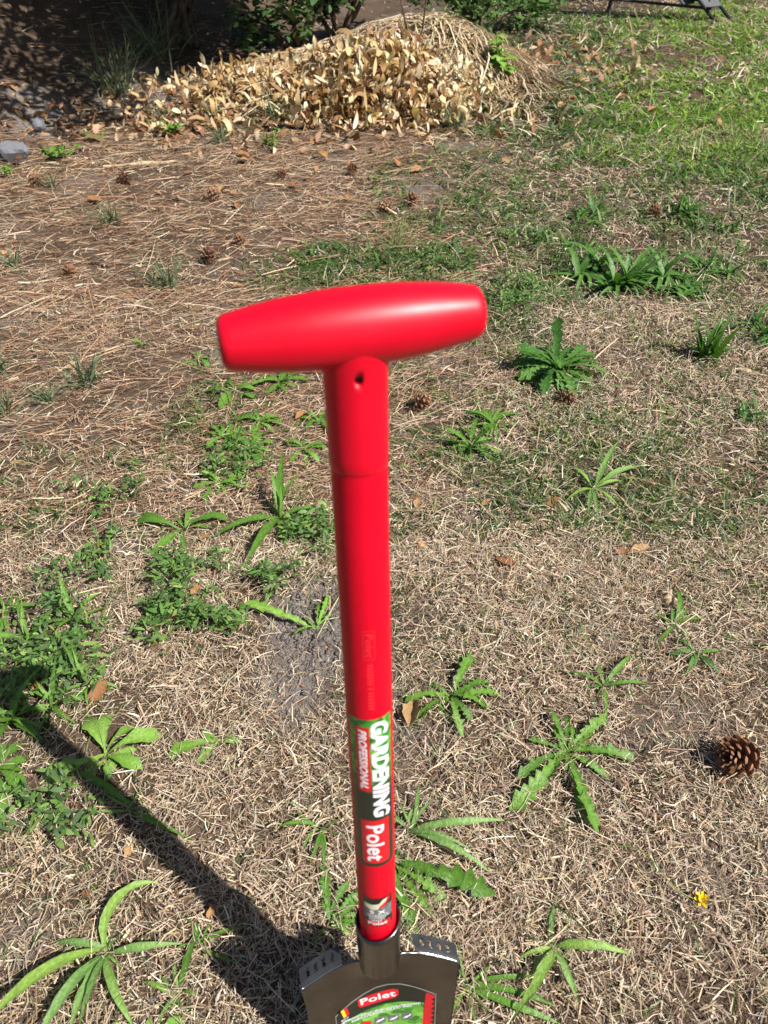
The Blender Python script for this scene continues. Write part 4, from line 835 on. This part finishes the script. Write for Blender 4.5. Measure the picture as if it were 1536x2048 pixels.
# small sticker above the socket (its print reads across the shaft)
def wrap_h(bm, name, mat, parent, zt, r):     # x = round the shaft, y = up
    bs = [v.co.x for v in bm.verts]
    for b in np.arange(min(bs)+.0011, max(bs), .0011):
        bmesh.ops.bisect_plane(bm, geom=bm.verts[:]+bm.edges[:]+bm.faces[:], plane_co=(b, 0, 0), plane_no=(1, 0, 0))
    for v in bm.verts:
        x, y, h = v.co; t = x/r; v.co = ((r+h)*math.sin(t), -(r+h)*math.cos(t), zt+y)
    return link(name, bm_mesh(name, bm, mat), None, parent)
Z = zsurf
s2 = wrap_h(poly(rrect(D2(-58), D2(38), Z(1852), Z(1797))), 'small_sticker', PBLK, spade, 0, rs)
wrap_h(poly(rrect(D2(-56), D2(36), Z(1836), Z(1812))), 'grey_band', PGREY, s2, 0, rs+.00012)
wrap_h(poly([(D2(-20), Z(1818)), (D2(10), Z(1814)), (D2(28), Z(1803)), (D2(30), Z(1798)), (D2(14), Z(1799)), (D2(-4), Z(1808)), (D2(-30), Z(1816))]), 'crimson_swoosh', PRED, s2, 0, rs+.00024)
wrap_h(poly([(D2(-54), Z(1807)), (D2(-50), Z(1815)), (D2(-30), Z(1819)), (D2(-10), Z(1818)), (D2(-4), Z(1812)), (D2(16), Z(1804)), (D2(20), Z(1799)), (D2(6), Z(1800)), (D2(-6), Z(1807)), (D2(-30), Z(1809))]), 'cream_shape', PCREAM, s2, 0, rs+.00036)
wrap_h(text_bm('5 X', D2(-36), D2(14), Z(1827), Z(1820.5), 0, .03), 'lettering', WHITE, s2, 0, rs+.0004)
for k, (py, x0, x1) in enumerate([(1829.5, -44, 22), (1832.5, -40, 24), (1835.5, -36, 12), (1838.5, -40, 10), (1840.5, -30, 0)]):
    x = x0
    while x < x1:
        d = random.uniform(4, 8); wrap_h(poly(rrect(D2(x), D2(min(x+d, x1)), Z(py+.6), Z(py-.6))), 'print_line', WHITE, s2, 0, rs+.0004); x += d+2
wrap_h(poly(rrect(D2(-50), D2(30), Z(1850), Z(1842))), 'red_panel', PRED, s2, 0, rs+.00012)
wrap_h(text_bm('Polet', D2(-42), D2(18), Z(1849), Z(1843), 0, .02), 'lettering', WHITE, s2, 0, rs+.0003)
# embossed mark
ZE = zsurf(1258); AE = lambda py: ZE-zsurf(py)
def frame_bm(a0, a1, b0, b1, w_):
    bm = bmesh.new()
    for q in (rrect(a0, a1, b0, b0+w_), rrect(a0, a1, b1-w_, b1), rrect(a0, a0+w_, b0+w_, b1-w_), rrect(a1-w_, a1, b0+w_, b1-w_)):
        bm.faces.new([bm.verts.new((*p, 0)) for p in q])
    return bm
em = wrap(frame_bm(AE(1262), AE(1320), D2(-20), D2(8), .0004), 'embossed_mark', RED_EMB, shaft, ZE, 0, RS+.00035)
wrap(text_bm('Polet', AE(1268), AE(1315), D2(-15), D2(3), .15, 0), 'embossed_lettering', RED_EMB, shaft, ZE, 0, RS+.0004)
bm = bmesh.new(); py = 1330
while py < 1420:
    bb = poly(rrect(AE(py), AE(py+2.6), D2(-14+random.uniform(0, 2)), D2(2))); tm = bpy.data.meshes.new('t'); bb.to_mesh(tm); bb.free(); bm.from_mesh(tm); bpy.data.meshes.remove(tm); py += 6.2 if py < 1365 or py > 1380 else 9
wrap(bm, 'embossed_bars', RED_EMB, shaft, ZE, 0, RS+.0004)

# socket sleeve: low at the front, higher at the sides
def socket():
    n = 64; th = np.arange(n)*2*np.pi/n; front = np.cos(th)          # theta 0 = front (-y)
    ztop = .026+.003*np.sin(th)+.004*sstep((1-front)/1.6); rows = []
    for k, u in enumerate(np.linspace(0, 1, 10)):
        r = .0206-.0012*u; zz = ztop*(1-u)+(-.044)*u
        rows.append(np.stack([r*np.sin(th), -r*np.cos(th)*(1-.10*u), zz], -1))
    inner = np.stack([.0187*np.sin(th), -.0187*np.cos(th), ztop-.0002], -1); inner2 = inner-np.array([0, 0, .03])
    V = np.vstack([inner2, inner]+rows); m = len(V)//n; k = np.arange(n)
    F = np.concatenate([np.stack([i*n+k, i*n+(k+1) % n, (i+1)*n+(k+1) % n, (i+1)*n+k], -1) for i in range(m-1)])
    return link('socket', mesh_np('socket', V, F, STEEL), None, spade)
socket()
# blade
def ztop(x):
    ax = np.abs(x); return -.038-.004*sstep((ax-.02)/.015)-.016*np.clip((ax-.034)/.042, 0, 1)
def ysurf(x, z):
    dish = .004-.012*(np.abs(x)/.076)**2.0-.085*x
    r = .0200*(1-sstep((-.030-z)/.048)); w_ = .0215*(1-.55*np.clip((-.032-z)/.05, 0, 1))
    bulge = r*np.sqrt(np.clip(1-(x/w_)**2, 0, 1)); skirt = .30*r*np.exp(-((np.abs(x)-.0)/.03)**2)
    return dish-np.maximum(bulge, skirt)
def halfw(v): return np.interp(v, [0, .12, .35, .6, .8, .93, 1], [.0765, .0745, .0725, .068, .056, .036, .012])
def blade():
    nu, nv = 61, 54; u = np.linspace(-1, 1, nu); v = np.linspace(0, 1, nv)**1.15; U, Vv = np.meshgrid(u, v)
    X = U*halfw(Vv); Zt = ztop(X); Zb = -.335+0*X; Zz = Zt+(Zb-Zt)*Vv; Y = ysurf(X, Zz)
    P = np.stack([X, Y, Zz], -1).reshape(-1, 3); i = np.arange(nu*nv).reshape(nv, nu)
    F = np.stack([i[:-1, :-1], i[1:, :-1], i[1:, 1:], i[:-1, 1:]], -1).reshape(-1, 4); Q = P+np.array([0, .0022, 0]); o = len(P)
    F2 = F[:, ::-1]+o; ed = np.concatenate([i[0], i[1:, -1], i[-1, -2::-1], i[-2:0:-1, 0]]); e2 = np.roll(ed, -1)
    F3 = np.stack([ed, e2, e2+o, ed+o], -1)
    ob = link('blade', mesh_np('blade', np.vstack([P, Q]), np.vstack([F, F2, F3]), STEEL), None, spade)
    return ob
bl = blade()
def tread(side):
    """foot tread folded back from the shoulder, with four slots"""
    x0, x1 = .0355, .0762; D = .0185; bm = bmesh.new()
    def P(s, d, h): # s along shoulder 0..1, d back 0..1
        x = side*(x0+(x1-x0)*s); z = float(ztop(np.array(x))); y = float(ysurf(np.array(x), np.array(z)))
        return Vector((x, y+.0005+d*D, z+.0018+.0012*math.sin(min(1, d*3)*math.pi/2)-.001*d+h))
    def slab(s0, s1, d0, d1, rise=0):
        n = 4; rows = []
        for k in range(n+1):
            s = s0+(s1-s0)*k/n; rows.append([bm.verts.new(P(s, d0, rise)), bm.verts.new(P(s, (d0+d1)/2, rise)), bm.verts.new(P(s, d1, rise)), bm.verts.new(P(s, d1, rise-.0022)), bm.verts.new(P(s, d0, rise-.0022))])
        for k in range(n):
            for j in range(5): bm.faces.new((rows[k][j], rows[k][(j+1) % 5], rows[k+1][(j+1) % 5], rows[k+1][j]))
        bm.faces.new(rows[0]); bm.faces.new(rows[-1][::-1])
    slab(0, 1, 0, .30); slab(0, 1, .78, 1)
    c = np.array([0, .16, .24, .36, .44, .56, .64, .76, .84, 1.0])
    for k in range(0, 10, 2): slab(c[k], c[k+1], .302, .778)
    t = link('tread', bm_mesh('tread', bm, TREAD, False), None, bl)
    # highlight on the shoulder bend, put in as a thin line of bright steel
    Pp = [P(s, -.02, .0002) for s in np.linspace(0, 1, 12)]
    tube('fold_highlight', [tuple(p) for p in Pp], .0006, EDGE, bl, 6)
for s in (-1, 1): tread(s)
# printed sticker on the blade
def on_blade(px, py):
    """pixel -> (x, z) on the blade face"""
    inv = SM.inverted(); o = inv @ Vector((0, 0, CAM_H)); r = FWD+np.array([1, 0, 0])*(px-768)/FPX+DWN*(py-1024)/FPX; d = inv.to_3x3() @ Vector(r)
    y = -.005
    for _ in range(6):
        t = (y-o.y)/d.y; p = o+d*t; y = float(ysurf(np.array(p.x), np.array(p.z)))
    return p.x, p.z
def stick(bm, name, mat, parent, h):
    for ax, st_ in ((0, .004), (1, .004)):
        c = [v.co[ax] for v in bm.verts]; no = (1, 0, 0) if ax == 0 else (0, 1, 0)
        for b in np.arange(math.floor(min(c)/st_)*st_+st_, max(c), st_):
            bmesh.ops.bisect_plane(bm, geom=bm.verts[:]+bm.edges[:]+bm.faces[:], plane_co=(b, 0, 0) if ax == 0 else (0, b, 0), plane_no=no)
    for v in bm.verts:
        x, z, _ = v.co; v.co = (x, float(ysurf(np.array(x), np.array(z)))-h, z)
    return link(name, bm_mesh(name, bm, mat), None, parent)
def quad_text(s, p00, p10, p01, name, mat, parent, h, bold=.03, shear=0):
    """text in the parallelogram given by pixels: lower left, lower right, upper left"""
    a, b, c = (np.array(on_blade(*p)) for p in (p00, p10, p01)); bm = text_bm(s, 0, 1, 0, 1, shear, bold)
    for v in bm.verts: q = a+(b-a)*v.co.x+(c-a)*v.co.y; v.co = (q[0], q[1], 0)
    return stick(bm, name, mat, parent, h)
def px_poly(L): return poly([on_blade(*p) for p in L])
ARC = [(672, 2034), (685, 2021), (705, 2004), (728, 1988), (752, 1975), (775, 1969), (800, 1968), (825, 1973), (850, 1981), (871, 1989)]
BOT = [(866, 2100), (862, 2150), (690, 2160), (680, 2100)]
bs = stick(px_poly([(p[0]+(p[0]-775)*.012, p[1]-1.6) for p in ARC]+[(868, 2100), (864, 2152), (688, 2162), (677, 2100)]), 'blade_sticker', PSIL, bl, .0003)
stick(px_poly(ARC+BOT), 'black_field', PBLK, bs, .00045)
def green_print():
    m, n, b = new_mat('blade_green_print'); tc = n.nodes.new('ShaderNodeTexCoord'); v = n.nodes.new('ShaderNodeTexVoronoi'); v.inputs['Scale'].default_value = 110
    n.links.new(tc.outputs['Object'], v.inputs['Vector']); sp = n.nodes.new('ShaderNodeSeparateColor'); n.links.new(v.outputs['Color'], sp.inputs[0])
    r = ramp(n, sp.outputs[1], [(0, (.03, .16, .02)), (.5, (.09, .34, .035)), (1, (.25, .55, .08))]); n.links.new(r.outputs[0], b.inputs['Base Color']); b.inputs['Roughness'].default_value = .3; return m
GP = green_print()
stick(px_poly([(683, 2048), (705, 2034), (735, 2018), (770, 2006), (800, 2002), (830, 2002), (847, 2004), (842, 2100), (840, 2150), (690, 2158), (683, 2100)]), 'green_field', GP, bs, .0006)
stick(px_poly([(715, 1999), (717, 2012), (722, 2014), (760, 2002), (790, 1994), (797, 1988), (796, 1978), (785, 1976), (750, 1985)]), 'red_panel', PRED, bs, .0006)
quad_text('Polet', (722, 2009), (792, 1990), (719, 1998), 'lettering', WHITE, bs, .00075, .022)
quad_text('BOOMWORTELSPADE | B\u00caCHE COUPE-RACINE D\'ARBRES', (686, 2047), (841, 2008), (685, 2041), 'lettering', WHITE, bs, .00075, .02)
quad_text('BAUMWURZEL SPATEN | TREE ROOT SPADE', (704, 2045), (823, 2013), (703, 2039.5), 'lettering', WHITE, bs, .00075, .02)
for k, m in enumerate((PBLK, PYEL, PRED)):
    x = 675+6*k; y = 2026-4.2*k; stick(px_poly([(x, y), (x+6, y-4.2), (x+12, y+9), (x+6.5, y+13.5)]), 'flag_stripe', m, bs, .00065)
quad_text('MADE IN', (683, 2043), (697, 2034), (682, 2040), 'lettering', WHITE, bs, .00075, .02)
quad_text('BELGIUM', (684, 2048), (699, 2039), (683, 2045), 'lettering', WHITE, bs, .00075, .02)
tooth = [(852, 1984), (870, 1990)]
for k in range(14):
    y = 1993+k*9; tooth += [(869.5-k*.4, y), (862-k*.4, y+4.5)]
tooth += [(840, 2120), (841, 2060)]
stick(px_poly(tooth), 'red_saw_stripe', PRED, bs, .0006)
for k in range(3):
    x, y = 748+27*k, 2034-4*k; stick(px_poly([(x, y), (x+22, y-4), (x+23, y+9), (x+1, y+13)]), 'picture', PGREY, bs, .00075)
    stick(px_poly([(x+3, y+9), (x+9, y+4), (x+14, y+3), (x+19, y-1), (x+20, y+2), (x+12, y+7)]), 'picture_mark', WHITE, bs, .0009)
stick(px_poly([(720, 2044), (742, 2040), (745, 2075), (722, 2078)]), 'red_badge', PRED, bs, .00075)
